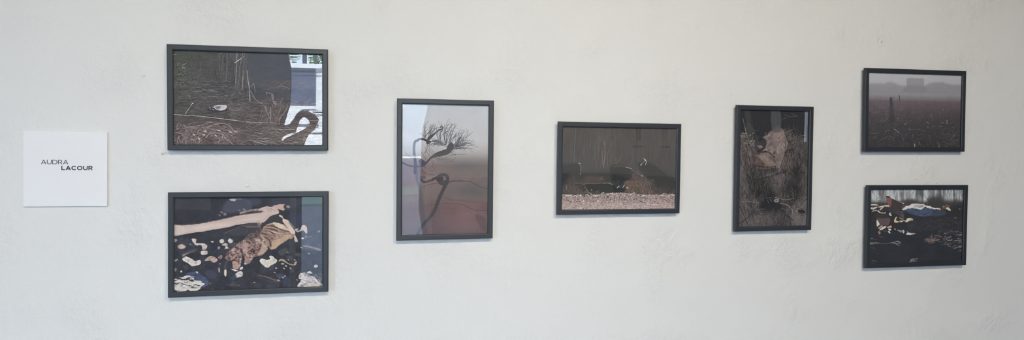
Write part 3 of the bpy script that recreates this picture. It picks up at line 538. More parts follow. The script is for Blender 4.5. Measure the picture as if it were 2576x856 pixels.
def pic_debris():
    p = Pic(267, 400, INNER['debris'], 51, (78, 72, 73)); r = p.r
    p.noise(5, 25, 25); p.noise(5, 4, 7)
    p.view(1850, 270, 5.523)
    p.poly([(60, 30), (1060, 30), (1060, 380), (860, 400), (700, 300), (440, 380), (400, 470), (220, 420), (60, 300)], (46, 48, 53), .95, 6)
    p.poly([(140, 30), (215, 30), (215, 260), (190, 300), (160, 200)], (62, 66, 68), .8, 3); p.poly([(512, 30), (625, 30), (635, 290), (525, 330)], (78, 81, 82), .9, 2)  # second shape: grey column reflected from the room, painted into the print
    p.hairs((60, 30, 900, 330), 50, (40, 160), 90, 12, (1, 2.5), [(54, 56, 60), (40, 42, 48), (62, 62, 64)], (.3, .6))
    for pts in [[(640, 180), (740, 135), (880, 118)], [(690, 100), (780, 130)], [(780, 80), (880, 118)], [(970, 80), (1020, 100)]]: p.line(pts, 1.6, (92, 92, 98), .8)
    # left trunk, pale leaf litter
    p.poly([(160, 230), (240, 240), (260, 400), (250, 620), (200, 600), (150, 400)], (72, 68, 68), .8, 3)
    p.poly([(70, 380), (160, 400), (180, 520), (240, 600), (260, 640), (70, 640)], (94, 86, 83), .7, 4)
    for _ in range(70):
        p.blob(r.uniform(60, 290), r.uniform(360, 650), r.uniform(6, 22), r.uniform(4, 12), [(124, 116, 110), (58, 54, 54), (106, 96, 92), (140, 132, 126)][r.integers(4)], r.uniform(.4, .8), r.uniform(0, 3), .7, wob=.3)
    # hide: pinkish brown sheet
    ht = fbm(267, 400, 12, 12, r)*9
    p.poly([(500, 330), (620, 290), (690, 330), (720, 420), (740, 520), (700, 640), (680, 720), (560, 700), (470, 620), (420, 580), (440, 480), (390, 420), (460, 380)], None, 1, 2, ramp=[(-.9, (92, 78, 78)), (-.2, (118, 101, 99)), (.3, (130, 112, 109)), (.9, (146, 128, 123))], cell=(9, 9))
    p.poly([(540, 370), (660, 340), (700, 430), (690, 600), (620, 680), (540, 560), (520, 450)], (133, 115, 111), .8, 4, tex=ht)
    for _ in range(120): p.blob(r.uniform(420, 720), r.uniform(350, 690), r.uniform(3, 12), r.uniform(3, 7), [(98, 84, 84), (146, 128, 124)][r.integers(2)], r.uniform(.3, .6), r.uniform(0, 3), .7)
    p.poly([(300, 420), (400, 430), (440, 480), (400, 600), (320, 640), (290, 540)], (56, 54, 56), .9, 4); p.blob(345, 545, 40, 20, (122, 114, 110), .7, .3, 1.4, wob=.3)
    p.poly([(540, 300), (620, 250), (640, 330), (540, 350)], (94, 84, 82), .8, 3)
    p.poly([(180, 660), (320, 640), (420, 630), (560, 700), (570, 830), (400, 860), (210, 810)], (108, 88, 84), 1, 1.6, tex=ht)
    p.poly([(330, 680), (440, 690), (520, 750), (560, 800), (440, 830), (400, 790)], (138, 119, 105), .8, 3, tex=ht); p.poly([(400, 650), (520, 660), (550, 700), (470, 705)], (122, 106, 102), .8, 2)
    p.poly([(210, 690), (300, 680), (390, 780), (390, 850), (220, 810)], (92, 72, 70), .8, 3); p.poly([(690, 660), (810, 640), (800, 860), (680, 850)], (112, 96, 93), .85, 2.5, tex=ht)
    p.poly([(560, 690), (680, 690), (640, 870), (580, 860)], (128, 112, 106), .85, 2.5, tex=ht)
    p.line([(300, 655), (400, 625), (470, 625), (555, 695)], 3, (48, 44, 46), .9); p.line([(400, 600), (430, 590), (450, 600)], 3, (172, 160, 152), .8); p.line([(210, 800), (330, 820), (470, 835), (570, 825)], 3.2, (46, 42, 44), .9); p.line([(300, 690), (370, 740), (410, 800)], 3, (62, 52, 52), .8, 1); p.line([(470, 705), (550, 690)], 2, (60, 52, 52), .8)
    for pts, w, c in [([(690, 320), (730, 430), (800, 570), (850, 800)], 2.4, 50), ([(530, 490), (560, 600), (610, 740)], 2, 88), ([(640, 830), (690, 680), (740, 540)], 3, 56), ([(680, 470), (740, 560), (800, 650)], 2, 60), ([(115, 160), (140, 270), (180, 420), (240, 560)], 3.4, 118), ([(260, 300), (330, 500)], 2, 94), ([(250, 320), (330, 320)], 2, 88), ([(760, 460), (820, 540), (910, 550)], 3, 46), ([(720, 345), (800, 310)], 3, 118), ([(700, 635), (765, 630)], 2, 48),
                     ([(160, 520), (200, 700), (225, 860)], 3.4, 48), ([(110, 540), (180, 700)], 2.4, 52), ([(250, 600), (280, 800)], 2.4, 60), ([(70, 560), (110, 800)], 2.4, 110)]:
        p.line(pts, w, (c, c-4, c-4), .85)
    p.hairs((700, 320, 1010, 860), 150, (60, 260), 96, 14, (.9, 2.4), [(50, 48, 50), (44, 43, 46), (104, 97, 94), (88, 82, 81), (60, 57, 58)], (.3, .8), .3)
    p.hairs((720, 380, 960, 560), 40, (40, 140), 20, 50, (.8, 2), [(110, 102, 98), (52, 50, 50), (124, 116, 110)], (.3, .8), .8)
    p.hairs((60, 620, 320, 860), 60, (60, 220), 100, 14, (.9, 2), [(50, 48, 49), (96, 89, 87), (110, 102, 99)], (.3, .7))
    # lower half
    p.view(1850, 420, 5.523)
    p.poly([(50, 40), (140, 60), (150, 380), (50, 420)], (96, 88, 89), .6, 5); p.poly([(800, 520), (1000, 430), (1000, 830), (820, 830)], (108, 98, 97), .8, 4); p.poly([(50, 480), (200, 560), (260, 830), (50, 830)], (98, 89, 88), .7, 5); p.poly([(280, 680), (460, 700), (520, 830), (240, 830)], (100, 91, 89), .8, 4); p.poly([(920, 0), (1005, 0), (1000, 420), (920, 450)], (92, 84, 84), .7, 4)
    p.poly([(510, 120), (700, 110), (720, 230), (620, 300), (520, 230)], (96, 87, 85), .8, 3)
    p.hairs((60, 0, 560, 460), 220, (70, 280), 98, 16, (.9, 2.6), [(48, 48, 47), (44, 43, 44), (92, 88, 86), (72, 68, 67), (56, 55, 54)], (.3, .8), .4)
    p.hairs((680, 0, 960, 520), 150, (70, 300), 85, 13, (.9, 2.8), [(46, 45, 47), (42, 41, 44), (84, 79, 78), (58, 55, 56)], (.3, .8), .4)
    p.poly([(260, 250), (420, 180), (560, 380), (520, 500), (380, 460), (290, 440)], (46, 45, 46), .6, 6); p.poly([(700, 180), (840, 200), (860, 420), (720, 430)], (50, 48, 50), .6, 6)
    p.line([(250, 185), (400, 160), (520, 130), (640, 85), (720, 65)], 3, (42, 39, 40), .95); p.line([(330, 30), (450, 20), (560, 0)], 2.4, (92, 86, 84), .8); p.poly([(400, 60), (560, 10), (620, 40), (500, 100)], (66, 62, 62), .7, 2); p.line([(440, 120), (560, 80), (640, 50)], 3, (112, 104, 102), .7, 1)
    p.line([(260, 60), (248, 40), (270, 25), (292, 45), (280, 80)], 1.6, (136, 130, 126), .85); p.blob(282, 130, 16, 40, (96, 90, 88), .6, 0, 1.5)
    p.line([(520, 240), (580, 228), (650, 250), (690, 300), (680, 370), (600, 390), (540, 360), (530, 300)], 3, (50, 48, 48), .5, 1.4); p.line([(560, 360), (600, 310), (620, 370)], 2, (100, 92, 90), .7)
    p.line([(590, 100), (580, 230)], 2.4, (66, 62, 62), .8); p.line([(920, 85), (1000, 75)], 3, (46, 44, 46), .9); p.line([(735, 88), (805, 92)], 2, (44, 42, 44), .9)
    p.view(1850, 270, 5.523); p.tex([(60, 360), (1010, 360), (1010, 1680), (60, 1680)], 12, 3.4, 6, 8); p.tex([(60, 500), (1010, 500), (1010, 1680), (60, 1680)], 13, 9, 14, 8); p.view(1850, 420, 5.523)
    for pts in [[(230, 60), (400, 160), (520, 330), (560, 420), (420, 450), (300, 430), (220, 260)], [(800, 0), (900, 0), (930, 260), (880, 480), (760, 500), (720, 300), (780, 200)]]: p.poly(pts, (44, 43, 45), .5, 12)
    for pts in [[(700, 110), (640, 260), (560, 190), (520, 110)], [(60, 0), (120, 40), (130, 300), (55, 380)], [(860, 540), (1000, 440), (1000, 820), (840, 820)]]: p.poly(pts, (112, 102, 101), .4, 8)
    p.hairs((60, 0, 980, 520), 120, (90, 320), 95, 16, (.9, 2.2), [(46, 45, 46), (42, 41, 43), (100, 94, 92), (118, 110, 107)], (.3, .7), .35)
    # the skull and pale ribs
    p.poly([(380, 480), (500, 450), (640, 520), (660, 600), (560, 620), (400, 610), (340, 560)], (40, 41, 47), .85, 7)
    for pts, w, c in [([(560, 425), (620, 440), (680, 458), (760, 455), (820, 440)], 2.6, 142), ([(440, 440), (500, 430), (530, 450)], 2, 120), ([(640, 510), (720, 530), (770, 570), (800, 600), (812, 660)], 3.4, 150), ([(650, 580), (720, 605), (790, 600)], 2.6, 126), ([(100, 488), (200, 484), (330, 500)], 3.2, 124), ([(280, 612), (360, 590), (420, 592)], 3.2, 116), ([(350, 620), (352, 650), (380, 655)], 2.4, 148), ([(455, 470), (470, 500)], 2, 112), ([(490, 455), (510, 480)], 2, 140), ([(400, 400), (400, 480)], 2, 92), ([(740, 540), (800, 560)], 1.6, 130), ([(670, 700), (684, 660)], 2, 136)]:
        p.line(pts, w, (c-6, c-10, c-13), .7)
    p.poly([(540, 470), (570, 445), (610, 455), (612, 490), (575, 500), (550, 490)], (136, 130, 125), .85, 1.2); p.blob(580, 472, 11, 9, (84, 80, 80), .8, 0, 1.4); p.blob(570, 430, 18, 6, (136, 104, 100), .7)
    for pts, w in [([(60, 790), (140, 740), (300, 600)], 3.4), ([(60, 540), (120, 660), (190, 820)], 3), ([(150, 560), (220, 660), (260, 600)], 2), ([(680, 600), (690, 720), (670, 820)], 3), ([(720, 680), (810, 752)], 4), ([(870, 560), (950, 600), (920, 620)], 2), ([(900, 550), (1000, 450)], 2.4), ([(700, 560), (705, 680)], 2.6), ([(770, 740), (780, 820)], 2), ([(130, 540), (160, 700)], 2.4), ([(240, 640), (260, 760)], 2.4)]:
        p.line(pts, w, (50, 47, 49), .9)
    p.hairs((500, 600, 660, 820), 60, (30, 110), 80, 30, (.9, 2.2), [(48, 46, 48), (66, 62, 62), (88, 82, 80)], (.3, .8)); p.hairs((200, 560, 420, 820), 40, (30, 110), 85, 30, (.9, 2), [(54, 51, 52), (84, 77, 76)], (.3, .7))
    p.blob(935, 632, 46, 30, (44, 41, 44), .95, .2, 1.4, wob=.25); p.hairs((870, 590, 1000, 680), 20, (30, 70), 30, 60, (.8, 1.4), [(48, 45, 47)], (.5, .9))
    p.c *= .94
    return p.finish(.8, 1.2, .72)

def pic_fog():
    p = Pic(360, 240, INNER['fog'], 61, (0, 0, 0)); r = p.r
    p.grad(lambda u, v: lerp_cols([(0, (162, 161, 164)), (.14, (158, 157, 160)), (.24, (142, 141, 144)), (.3, (126, 124, 127)), (.345, (112, 106, 110)), (.375, (97, 87, 92)), (.43, (93, 82, 87)), (.5, (82, 74, 78)), (.6, (70, 65, 68)), (.75, (60, 58, 60)), (1, (52, 52, 54))], v)-(6*np.clip(u-.6, 0, 1))[..., None])
    p.view(2150, 150, 3.423)
    # misty treeline and barn
    S = (124, 122, 125)
    p.poly([(110, 215), (200, 205), (260, 205), (300, 192), (340, 198), (400, 222), (450, 232), (450, 285), (110, 285)], S, .75, 4)
    p.poly([(600, 235), (660, 205), (720, 195), (780, 198), (840, 215), (930, 220), (930, 295), (600, 290)], S, .8, 4)
    p.poly([(455, 168), (470, 158), (590, 160), (606, 172), (610, 240), (606, 290), (452, 285)], (130, 128, 131), .9, 1.6, False)
    p.poly([(452, 225), (610, 230), (610, 290), (452, 285)], (118, 116, 119), .6, 4)
    p.noise(2.2, 14, 4)
    p.view(2175, 175, 8.154)
    G = [(94, 86, 90), (80, 72, 76), (72, 66, 69), (99, 91, 94)]
    p.hairs((80, 560, 2030, 760), 420, (40, 120), 88, 9, (.6, 1.3), G, (.06, .2)); p.hairs((80, 680, 2030, 1650), 800, (40, 170), 90, 20, (.6, 1.2), [(48, 48, 50), (76, 72, 75), (58, 55, 58), (88, 84, 86), (44, 45, 48)], (.12, .42), .4)
    p.poly([(540, 600), (575, 560), (600, 640), (620, 860), (620, 1100), (520, 1100), (530, 800)], (56, 54, 57), .7, 3)
    for x, y0, y1 in [(555, 570, 700), (735, 540, 620)]: p.line([(x, y0), (x+3, y1)], 3.2, (58, 52, 56), .95, .7)
    p.line([(735, 520), (738, 780)], 1, (70, 62, 66), .7); p.line([(605, 600), (640, 560)], 1.5, (66, 60, 64), .8); p.line([(545, 553), (575, 572)], 1.4, (150, 146, 146), .8)
    L = (118, 114, 115)
    p.hairs((90, 700, 900, 1100), 120, (25, 130), 40, 45, (.6, 1.2), [L, (100, 97, 99), (126, 122, 122)], (.1, .42), .9); p.hairs((900, 800, 2020, 1650), 170, (25, 120), 75, 45, (.6, 1.2), [L, (98, 95, 97), (84, 82, 84)], (.2, .5), .8); p.hairs((90, 1100, 900, 1620), 110, (25, 140), 30, 60, (.6, 1.2), [(96, 93, 95), (82, 80, 82)], (.2, .6), .9)
    p.hairs((1600, 1150, 2010, 1620), 70, (60, 200), 8, 18, (.6, 1.2), [(92, 92, 96), (78, 78, 84)], (.3, .6), .6)
    p.view(2175, 272, 8.154)
    for pts, w, c in [([(615, 425), (670, 460), (730, 510)], 2, 168), ([(730, 510), (720, 600)], 1.2, 106), ([(340, 670), (400, 640), (480, 590), (545, 575)], 1.4, 108), ([(560, 580), (600, 640), (630, 680)], 1.4, 110), ([(440, 510), (480, 465), (545, 458)], 1.6, 116), ([(150, 515), (220, 522), (330, 515)], 1.3, 104), ([(200, 435), (240, 400)], 1.3, 112), ([(180, 110), (230, 85), (320, 85)], 1.4, 112), ([(455, 100), (480, 60)], 1.8, 130), ([(385, 290), (470, 240), (475, 190)], 1.4, 120),
                     ([(300, 300), (370, 260)], 1.2, 100), ([(790, 600), (830, 665)], 1.6, 120), ([(800, 540), (795, 600)], 1.1, 100), ([(940, 440), (1060, 440), (1120, 425), (1180, 455), (1250, 470)], 1.2, 104), ([(935, 405), (938, 450)], 1.8, 118), ([(1020, 540), (1000, 610), (985, 620)], 1.3, 116), ([(845, 335), (868, 318)], 2.2, 176), ([(690, 195), (712, 215)], 2, 130), ([(770, 260), (815, 262)], 1.4, 110), ([(980, 75), (1010, 72), (1030, 100)], 1.6, 132), ([(1050, 740), (1055, 790)], 2.4, 172), ([(740, 15), (820, 15)], 1.2, 120), ([(250, 570), (245, 640)], 1.2, 92), ([(500, 660), (540, 620)], 1.3, 96)]:
        p.line(pts, w, (c, c-3, c-2), .85, .5, (.9, .8))
    p.view(2295, 272, 8.154)
    for pts, w, c in [([(70, 745), (76, 795)], 2.6, 172), ([(160, 690), (190, 765)], 1.8, 140), ([(550, 712), (575, 760), (585, 800)], 1.8, 146), ([(330, 280), (370, 325)], 2.2, 128), ([(405, 130), (420, 180)], 1.8, 136), ([(420, 180), (432, 140)], 1.4, 122), ([(575, 378), (650, 368)], 1.6, 128), ([(602, 80), (592, 170)], 1.6, 124), ([(445, 375), (462, 358)], 2, 124), ([(640, 540), (760, 540), (890, 548)], 1.3, 104), ([(980, 435), (910, 550), (820, 635)], 1.3, 104), ([(770, 460), (860, 480), (890, 505)], 1.2, 96), ([(905, 680), (990, 660)], 1.3, 108), ([(850, 650), (990, 645)], 1.1, 96), ([(720, 800), (738, 785)], 2.2, 124), ([(430, 180), (450, 280)], 1.2, 98), ([(100, 480), (180, 430)], 1.2, 92), ([(40, 580), (45, 540)], 1.4, 104), ([(150, 560), (220, 525)], 1.4, 98), ([(340, 730), (350, 760)], 1.6, 110)]:
        p.line(pts, w, (c, c-3, c-2), .85, .5, (.9, .8))
    for x, y in [(650, 302), (735, 302), (350, 383), (885, 568), (740, 255), (660, 25)]: p.blob(x, y, 14, 12, (120, 116, 118), .8, 0, .8)
    return p.finish(.35, 1.1, .95, .7)

def pic_bones():
    p = Pic(360, 240, INNER['bones'], 71, (44, 47, 54)); r = p.r; p.rough = .5
    p.noise(2.5, 30, 16)
    p.view(2180, 470, 8.152)
    # pale sky behind blurred trunks
    p.poly([(60, 30), (2040, 30), (2040, 300), (1500, 330), (900, 330), (60, 330)], (158, 164, 168), 1, 3, False)
    p.poly([(60, 30), (2040, 30), (2040, 330), (60, 330)], None, 1, 3, False, ramp=[(-1, (78, 80, 82)), (-.35, (118, 122, 124)), (.1, (158, 164, 168)), (.5, (174, 180, 183)), (1, (188, 192, 194))], cell=(9, 30))
    for x, w, c in [(300, 26, 92), (410, 20, 106), (760, 30, 90), (840, 20, 112), (930, 18, 116), (1290, 12, 66), (1340, 14, 110), (1480, 16, 104), (1540, 30, 56), (1600, 14, 100), (1680, 12, 112), (1820, 24, 60), (1930, 16, 76), (640, 12, 124), (180, 10, 120), (1080, 8, 130), (700, 14, 116), (1420, 10, 116), (1760, 14, 108), (500, 14, 130), (230, 14, 126)]:
        p.line([(x+r.uniform(-10, 10), 30), (x, 200), (x+r.uniform(-20, 20), 400)], w/4.2, (c, c-1, c), .75, 2)
    p.hairs((100, 60, 2000, 330), 60, (60, 220), 90, 25, (1, 4), [(88, 88, 90), (112, 112, 114), (70, 68, 70)], (.15, .4), .5, 3)
    p.poly([(60, 330), (300, 300), (520, 320), (780, 290), (960, 260), (1180, 310), (1380, 250), (1600, 280), (2040, 300), (2040, 560), (60, 560)], (62, 59, 60), .9, 6)
    p.poly([(1320, 230), (1560, 200), (1600, 380), (1320, 380)], (60, 58, 58), .7, 6); p.poly([(780, 290), (980, 265), (1040, 340), (800, 370)], (70, 60, 62), .8, 5); p.line([(1275, 290), (1270, 370)], 3, (120, 92, 88), .6, 1.4)
    p.poly([(60, 470), (500, 440), (1100, 470), (1700, 420), (2040, 380), (2040, 900), (60, 900)], (46, 47, 52), .95, 6)
    # bluish denim heap with pale top
    p.poly([(760, 470), (900, 430), (1100, 420), (1400, 440), (1520, 470), (1640, 520), (1600, 580), (1350, 600), (1150, 612), (960, 570), (840, 510)], (63, 74, 97), 1, 2, tex=fbm(360, 240, 14, 5, r)*12)
    p.poly([(1380, 450), (1520, 470), (1660, 520), (1600, 590), (1390, 600)], (54, 62, 78), .8, 4); p.poly([(840, 510), (960, 560), (1150, 612), (1300, 608), (1200, 630), (980, 600)], (44, 50, 64), .7, 3)
    p.poly([(750, 465), (790, 420), (870, 385), (960, 355), (1040, 345), (1180, 352), (1230, 375), (1330, 400), (1420, 430), (1500, 440), (1540, 455), (1420, 462), (1330, 445), (1230, 410), (1180, 440), (1120, 465), (1000, 440), (870, 450), (790, 470)], (196, 190, 186), 1, .8, rough=1.6, tex=fbm(360, 240, 8, 4, r)*10)
    p.poly([(1000, 400), (1060, 365), (1170, 365), (1190, 400), (1120, 430), (1030, 420)], (150, 144, 142), .8, 1.4); p.line([(1100, 420), (1160, 405), (1190, 380)], 3, (90, 88, 92), .8, .8); p.line([(990, 440), (1010, 390)], 2, (110, 110, 116), .8); p.line([(1100, 460), (1170, 445), (1190, 420)], 2.4, (190, 186, 184), .9); p.line([(930, 352), (1020, 340), (1100, 350)], 1.4, (150, 140, 136), .8)
    for pts in [[(880, 500), (1060, 490), (1300, 510)], [(900, 540), (1150, 550), (1330, 540)], [(1000, 470), (1200, 480)]]: p.line(pts, 2.4, (50, 64, 98), .6, 1.2)
    p.poly([(1500, 440), (1540, 440), (1545, 480), (1515, 478)], (190, 150, 118), .9, 1); p.poly([(1540, 440), (1640, 400), (1680, 470), (1560, 470)], (84, 66, 62), .85, 2); p.poly([(1640, 380), (1700, 370), (1740, 410), (1700, 440), (1660, 420)], (110, 76, 64), .9, 1.6); p.poly([(1650, 440), (1700, 425), (1755, 475), (1740, 495), (1690, 478)], (204, 180, 158), .95, 1); p.blob(1610, 410, 22, 14, (150, 140, 134), .7, .6); p.blob(1940, 462, 14, 20, (116, 110, 104), .8); p.blob(1850, 640, 26, 12, (106, 104, 104), .7)
    # rusty roof-shaped sheet
    p.poly([(425, 195), (480, 195), (560, 250), (640, 270), (790, 345), (830, 380), (740, 470), (640, 560), (470, 500), (440, 350)], (60, 55, 57), 1, .9, False)
    p.poly([(428, 210), (500, 215), (540, 260), (520, 400), (470, 400)], (120, 76, 70), .95, 1.6); p.poly([(425, 190), (480, 190), (495, 215), (430, 212)], (40, 36, 40), 1, .7); p.line([(490, 205), (560, 245), (640, 278), (720, 315), (790, 348)], 2.2, (150, 144, 142), .85, .6, (.5, 1)); p.blob(780, 340, 14, 14, (170, 164, 160), .9); p.poly([(740, 400), (800, 360), (830, 390), (770, 450)], (86, 74, 72), .7, 2)
    # pale cloth scraps at left
    P = np.array((206, 186, 172.)); PP = [(-1, P*.5), (-.35, P*.82), (.2, P), (1, P*1.06)]
    for pts in [[(95, 375), (150, 348), (250, 370), (250, 385), (170, 380)], [(90, 425), (130, 415), (240, 400), (250, 420), (200, 440), (130, 460)], [(110, 440), (160, 460), (200, 450), (150, 470)], [(260, 405), (360, 385), (400, 370), (380, 400), (280, 420)], [(400, 380), (460, 368), (478, 400), (430, 408), (400, 400)], [(290, 460), (350, 410), (390, 400), (330, 460), (300, 480)], [(240, 490), (270, 475), (300, 520), (380, 530), (410, 520), (405, 550), (330, 545), (260, 520)], [(130, 495), (220, 475), (230, 485), (150, 505)]]:
        p.poly(pts, None, .95, .8, ramp=PP, cell=(4, 3))
    for pts in [[(110, 400), (240, 395)], [(240, 400), (270, 440), (250, 470)], [(300, 490), (400, 470)]]: p.line(pts, 4, (70, 60, 62), .8, 1.2)
    p.poly([(320, 480), (400, 475), (420, 510), (330, 520)], (52, 48, 52), .9, 1.4); p.blob(395, 535, 18, 10, (220, 160, 120), .7)
    p.poly([(480, 550), (505, 530), (530, 540), (525, 570), (535, 590), (510, 600), (490, 580)], (206, 210, 214), .95, .8); p.blob(512, 552, 12, 12, (90, 92, 98), .9)
    p.poly([(640, 500), (740, 500), (800, 540), (780, 640), (720, 620), (640, 560)], (70, 60, 62), .8, 2.4); p.blob(745, 515, 12, 8, (150, 136, 132), .8)
    # brown box with lit scraps
    p.poly([(230, 640), (380, 635), (500, 650), (490, 760), (440, 800), (350, 790), (280, 800), (235, 730)], (84, 72, 72), 1, 1.4); p.poly([(225, 560), (440, 555), (440, 640), (230, 640)], (58, 52, 54), .9, 2)
    p.poly([(225, 700), (245, 690), (285, 770), (240, 815), (222, 780)], (206, 190, 172), .95, .9)
    p.poly([(250, 850), (320, 800), (350, 800), (290, 860)], (170, 140, 124), .95, .9); p.poly([(280, 890), (360, 820), (425, 815), (400, 850), (330, 885)], (206, 184, 172), .95, .9); p.poly([(440, 840), (500, 800), (530, 790), (540, 830), (500, 842)], (190, 146, 118), .95, 1)
    p.poly([(595, 730), (590, 680), (625, 620), (645, 620), (630, 690), (680, 710), (660, 730)], (204, 160, 126), .95, .8); p.poly([(690, 700), (760, 690), (840, 690), (850, 660), (910, 640), (970, 660), (975, 690), (930, 690), (870, 720), (830, 725), (790, 705), (740, 725)], (222, 186, 148), .95, .8); p.poly([(840, 680), (900, 650), (960, 665), (960, 685), (880, 700)], (206, 190, 156), .8, 1); p.line([(600, 738), (660, 742), (740, 730)], 2, (150, 84, 62), .8); p.line([(700, 635), (750, 665), (790, 660)], 3, (180, 160, 148), .85, .8); p.poly([(720, 560), (790, 580), (780, 640), (740, 620)], (92, 72, 72), .8, 2)
    p.view(2180, 565, 8.152)
    p.poly([(470, 90), (525, 90), (520, 120), (495, 135), (475, 115)], (214, 206, 196), .95, .8); p.poly([(455, 145), (490, 140), (510, 180), (490, 185)], (206, 204, 204), .95, .8); p.poly([(250, 150), (290, 140), (305, 190), (275, 205)], (150, 114, 92), .9, 1); p.line([(380, 150), (430, 130)], 2, (120, 116, 118), .7); p.line([(340, 120), (380, 140)], 2, (90, 84, 84), .8)
    p.poly([(595, 90), (605, 80), (622, 105), (605, 118)], (206, 150, 108), .95, .8); p.poly([(645, 110), (740, 120), (750, 165), (700, 160)], (120, 122, 128), .9, 1.2); p.poly([(765, 115), (795, 120), (800, 160), (780, 190), (765, 160)], (176, 174, 176), .9, .9); p.poly([(830, 200), (850, 180), (900, 170), (960, 180), (1025, 188), (960, 210), (900, 216), (850, 215)], (214, 202, 194), .95, .8); p.poly([(940, 185), (1025, 188), (970, 212)], (160, 118, 94), .9, 1); p.line([(860, 150), (880, 180)], 2.4, (200, 198, 196), .8)
    # faint dark weeds and gravel bank at the right
    p.hairs((900, -140, 1500, 120), 120, (60, 200), 25, 18, (.7, 1.6), [(70, 70, 80), (60, 62, 72)], (.2, .5)); p.hairs((1500, -160, 1990, 180), 110, (20, 90), 30, 50, (.7, 1.6), [(90, 90, 92), (72, 72, 76), (60, 60, 64)], (.2, .6), .8)
    m = lambda x, y: y < 380+(x-1500)*.42 and y > 300-(x-1200)*.42-20 and y > 130
    for _ in range(340):
        x, y = r.uniform(1200, 1990), r.uniform(130, 580)
        if not m(x, y): continue
        c = [(128, 114, 108), (102, 94, 92), (150, 136, 128), (52, 50, 54), (42, 42, 48)][r.integers(5)]
        t = r.uniform(-.6, .7); l = r.uniform(14, 48)
        p.line([(x, y), (x+l*.5, y-l*.25*math.cos(3*t)), (x+l*math.cos(t), y+l*math.sin(t)*.6)], r.uniform(1.1, 2.4), c, r.uniform(.5, .9), .6)
    p.poly([(1210, 318), (1280, 290), (1380, 270), (1440, 320), (1360, 375), (1260, 350)], (96, 80, 76), .8, 1.6); p.hairs((1220, 280, 1460, 380), 40, (20, 60), 10, 40, (1, 2), [(160, 142, 134), (118, 100, 94), (60, 52, 54)], (.5, .9))
    for pts in [[(1420, 240), (1500, 230), (1560, 260)], [(1660, 290), (1700, 330), (1780, 320)], [(1840, 335), (1960, 340)], [(1860, 220), (1975, 215)], [(1680, 270), (1760, 262)], [(1820, 500), (1880, 480), (1960, 460)]]: p.line(pts, 2.4, (158, 142, 134), .8, .7)
    # twigs in the dark foreground
    p.poly([(65, 380), (130, 375), (210, 368), (320, 390), (210, 396), (120, 400), (65, 412)], (124, 112, 110), .9, 1); p.line([(320, 388), (400, 396), (520, 382)], 2, (104, 96, 96), .8, .8); p.line([(75, 345), (95, 370)], 2.4, (110, 100, 98), .8); p.line([(80, 412), (160, 412)], 2, (108, 100, 98), .8)
    for pts in [[(500, 382), (580, 375), (640, 350), (690, 365), (720, 380)], [(580, 390), (640, 400), (710, 380)], [(640, 412), (680, 430), (710, 428)], [(640, 350), (680, 350)]]: p.line(pts, 3, (134, 122, 118), .85, .8)
    p.blob(125, 290, 24, 16, (92, 94, 98), .8, 0, 1.4); p.blob(190, 310, 22, 10, (76, 80, 86), .7, 0, 1.4); p.line([(260, 235), (350, 262)], 3, (88, 88, 92), .7, 1); p.blob(165, 492, 16, 8, (96, 100, 106), .8, .4); p.blob(100, 480, 14, 8, (78, 80, 86), .7)
    p.poly([(930, 720), (1000, 705), (1075, 695), (1075, 715), (1010, 730), (1060, 760), (1000, 770), (960, 775), (895, 780), (925, 755)], (108, 108, 110), .85, 1); p.line([(940, 720), (980, 745), (1040, 765)], 1.8, (50, 50, 54), .8); p.line([(920, 760), (960, 720)], 2, (150, 146, 146), .8)
    p.line([(130, 745), (200, 765)], 3, (96, 96, 98), .8, 1); p.line([(80, 800), (150, 798)], 2.4, (74, 66, 64), .7, 1)
    return p.finish(.6, 1.1, .8)

PICS = dict(marsh=pic_marsh, claw=pic_claw, tree=pic_tree, vulture=pic_vulture, debris=pic_debris, fog=pic_fog, bones=pic_bones)
# ================================================================= scene
import bpy, bmesh
from mathutils import Matrix, Vector
SC = bpy.context.scene; COL = SC.collection
CAMZ = 1.5                                            # eye height above the floor
RX0, RX1, RY = -5.2, 6.6, -5.0                        # room: x range and the back wall
RH = 3.5

# ---------------------------------------------------------------- materials
def new_mat(name):
    m = bpy.data.materials.new(name); m.use_nodes = True
    nt = m.node_tree; nt.nodes.clear()
    out = nt.nodes.new('ShaderNodeOutputMaterial')
    return m, nt, out

def principled(name, col, rough=.6, spec=.5, bump=None, mottled=0., metal=0.):
    """bump: (scale, strength, distance); mottled: strength of a faint noise on the colour"""
    m, nt, out = new_mat(name)
    b = nt.nodes.new('ShaderNodeBsdfPrincipled')
    b.inputs['Base Color'].default_value = (*col, 1); b.inputs['Roughness'].default_value = rough
    b.inputs['Specular IOR Level'].default_value = spec; b.inputs['Metallic'].default_value = metal
    nt.links.new(b.outputs[0], out.inputs[0])
    tc = nt.nodes.new('ShaderNodeTexCoord')
    if mottled:
        n = nt.nodes.new('ShaderNodeTexNoise'); n.inputs['Scale'].default_value = 9; n.inputs['Detail'].default_value = 5
        r = nt.nodes.new('ShaderNodeMix'); r.data_type = 'RGBA'
        r.inputs[6].default_value = (*[c*(1-mottled) for c in col], 1); r.inputs[7].default_value = (*[min(1, c*(1+mottled)) for c in col], 1)
        nt.links.new(tc.outputs['Object'], n.inputs['Vector']); nt.links.new(n.outputs['Fac'], r.inputs[0]); nt.links.new(r.outputs[2], b.inputs['Base Color'])
    if bump:
        n = nt.nodes.new('ShaderNodeTexNoise'); n.inputs['Scale'].default_value = bump[0]; n.inputs['Detail'].default_value = 4
        k = nt.nodes.new('ShaderNodeBump'); k.inputs['Strength'].default_value = bump[1]; k.inputs['Distance'].default_value = bump[2]
        nt.links.new(tc.outputs['Object'], n.inputs['Vector']); nt.links.new(n.outputs['Fac'], k.inputs['Height']); nt.links.new(k.outputs[0], b.inputs['Normal'])
    return m

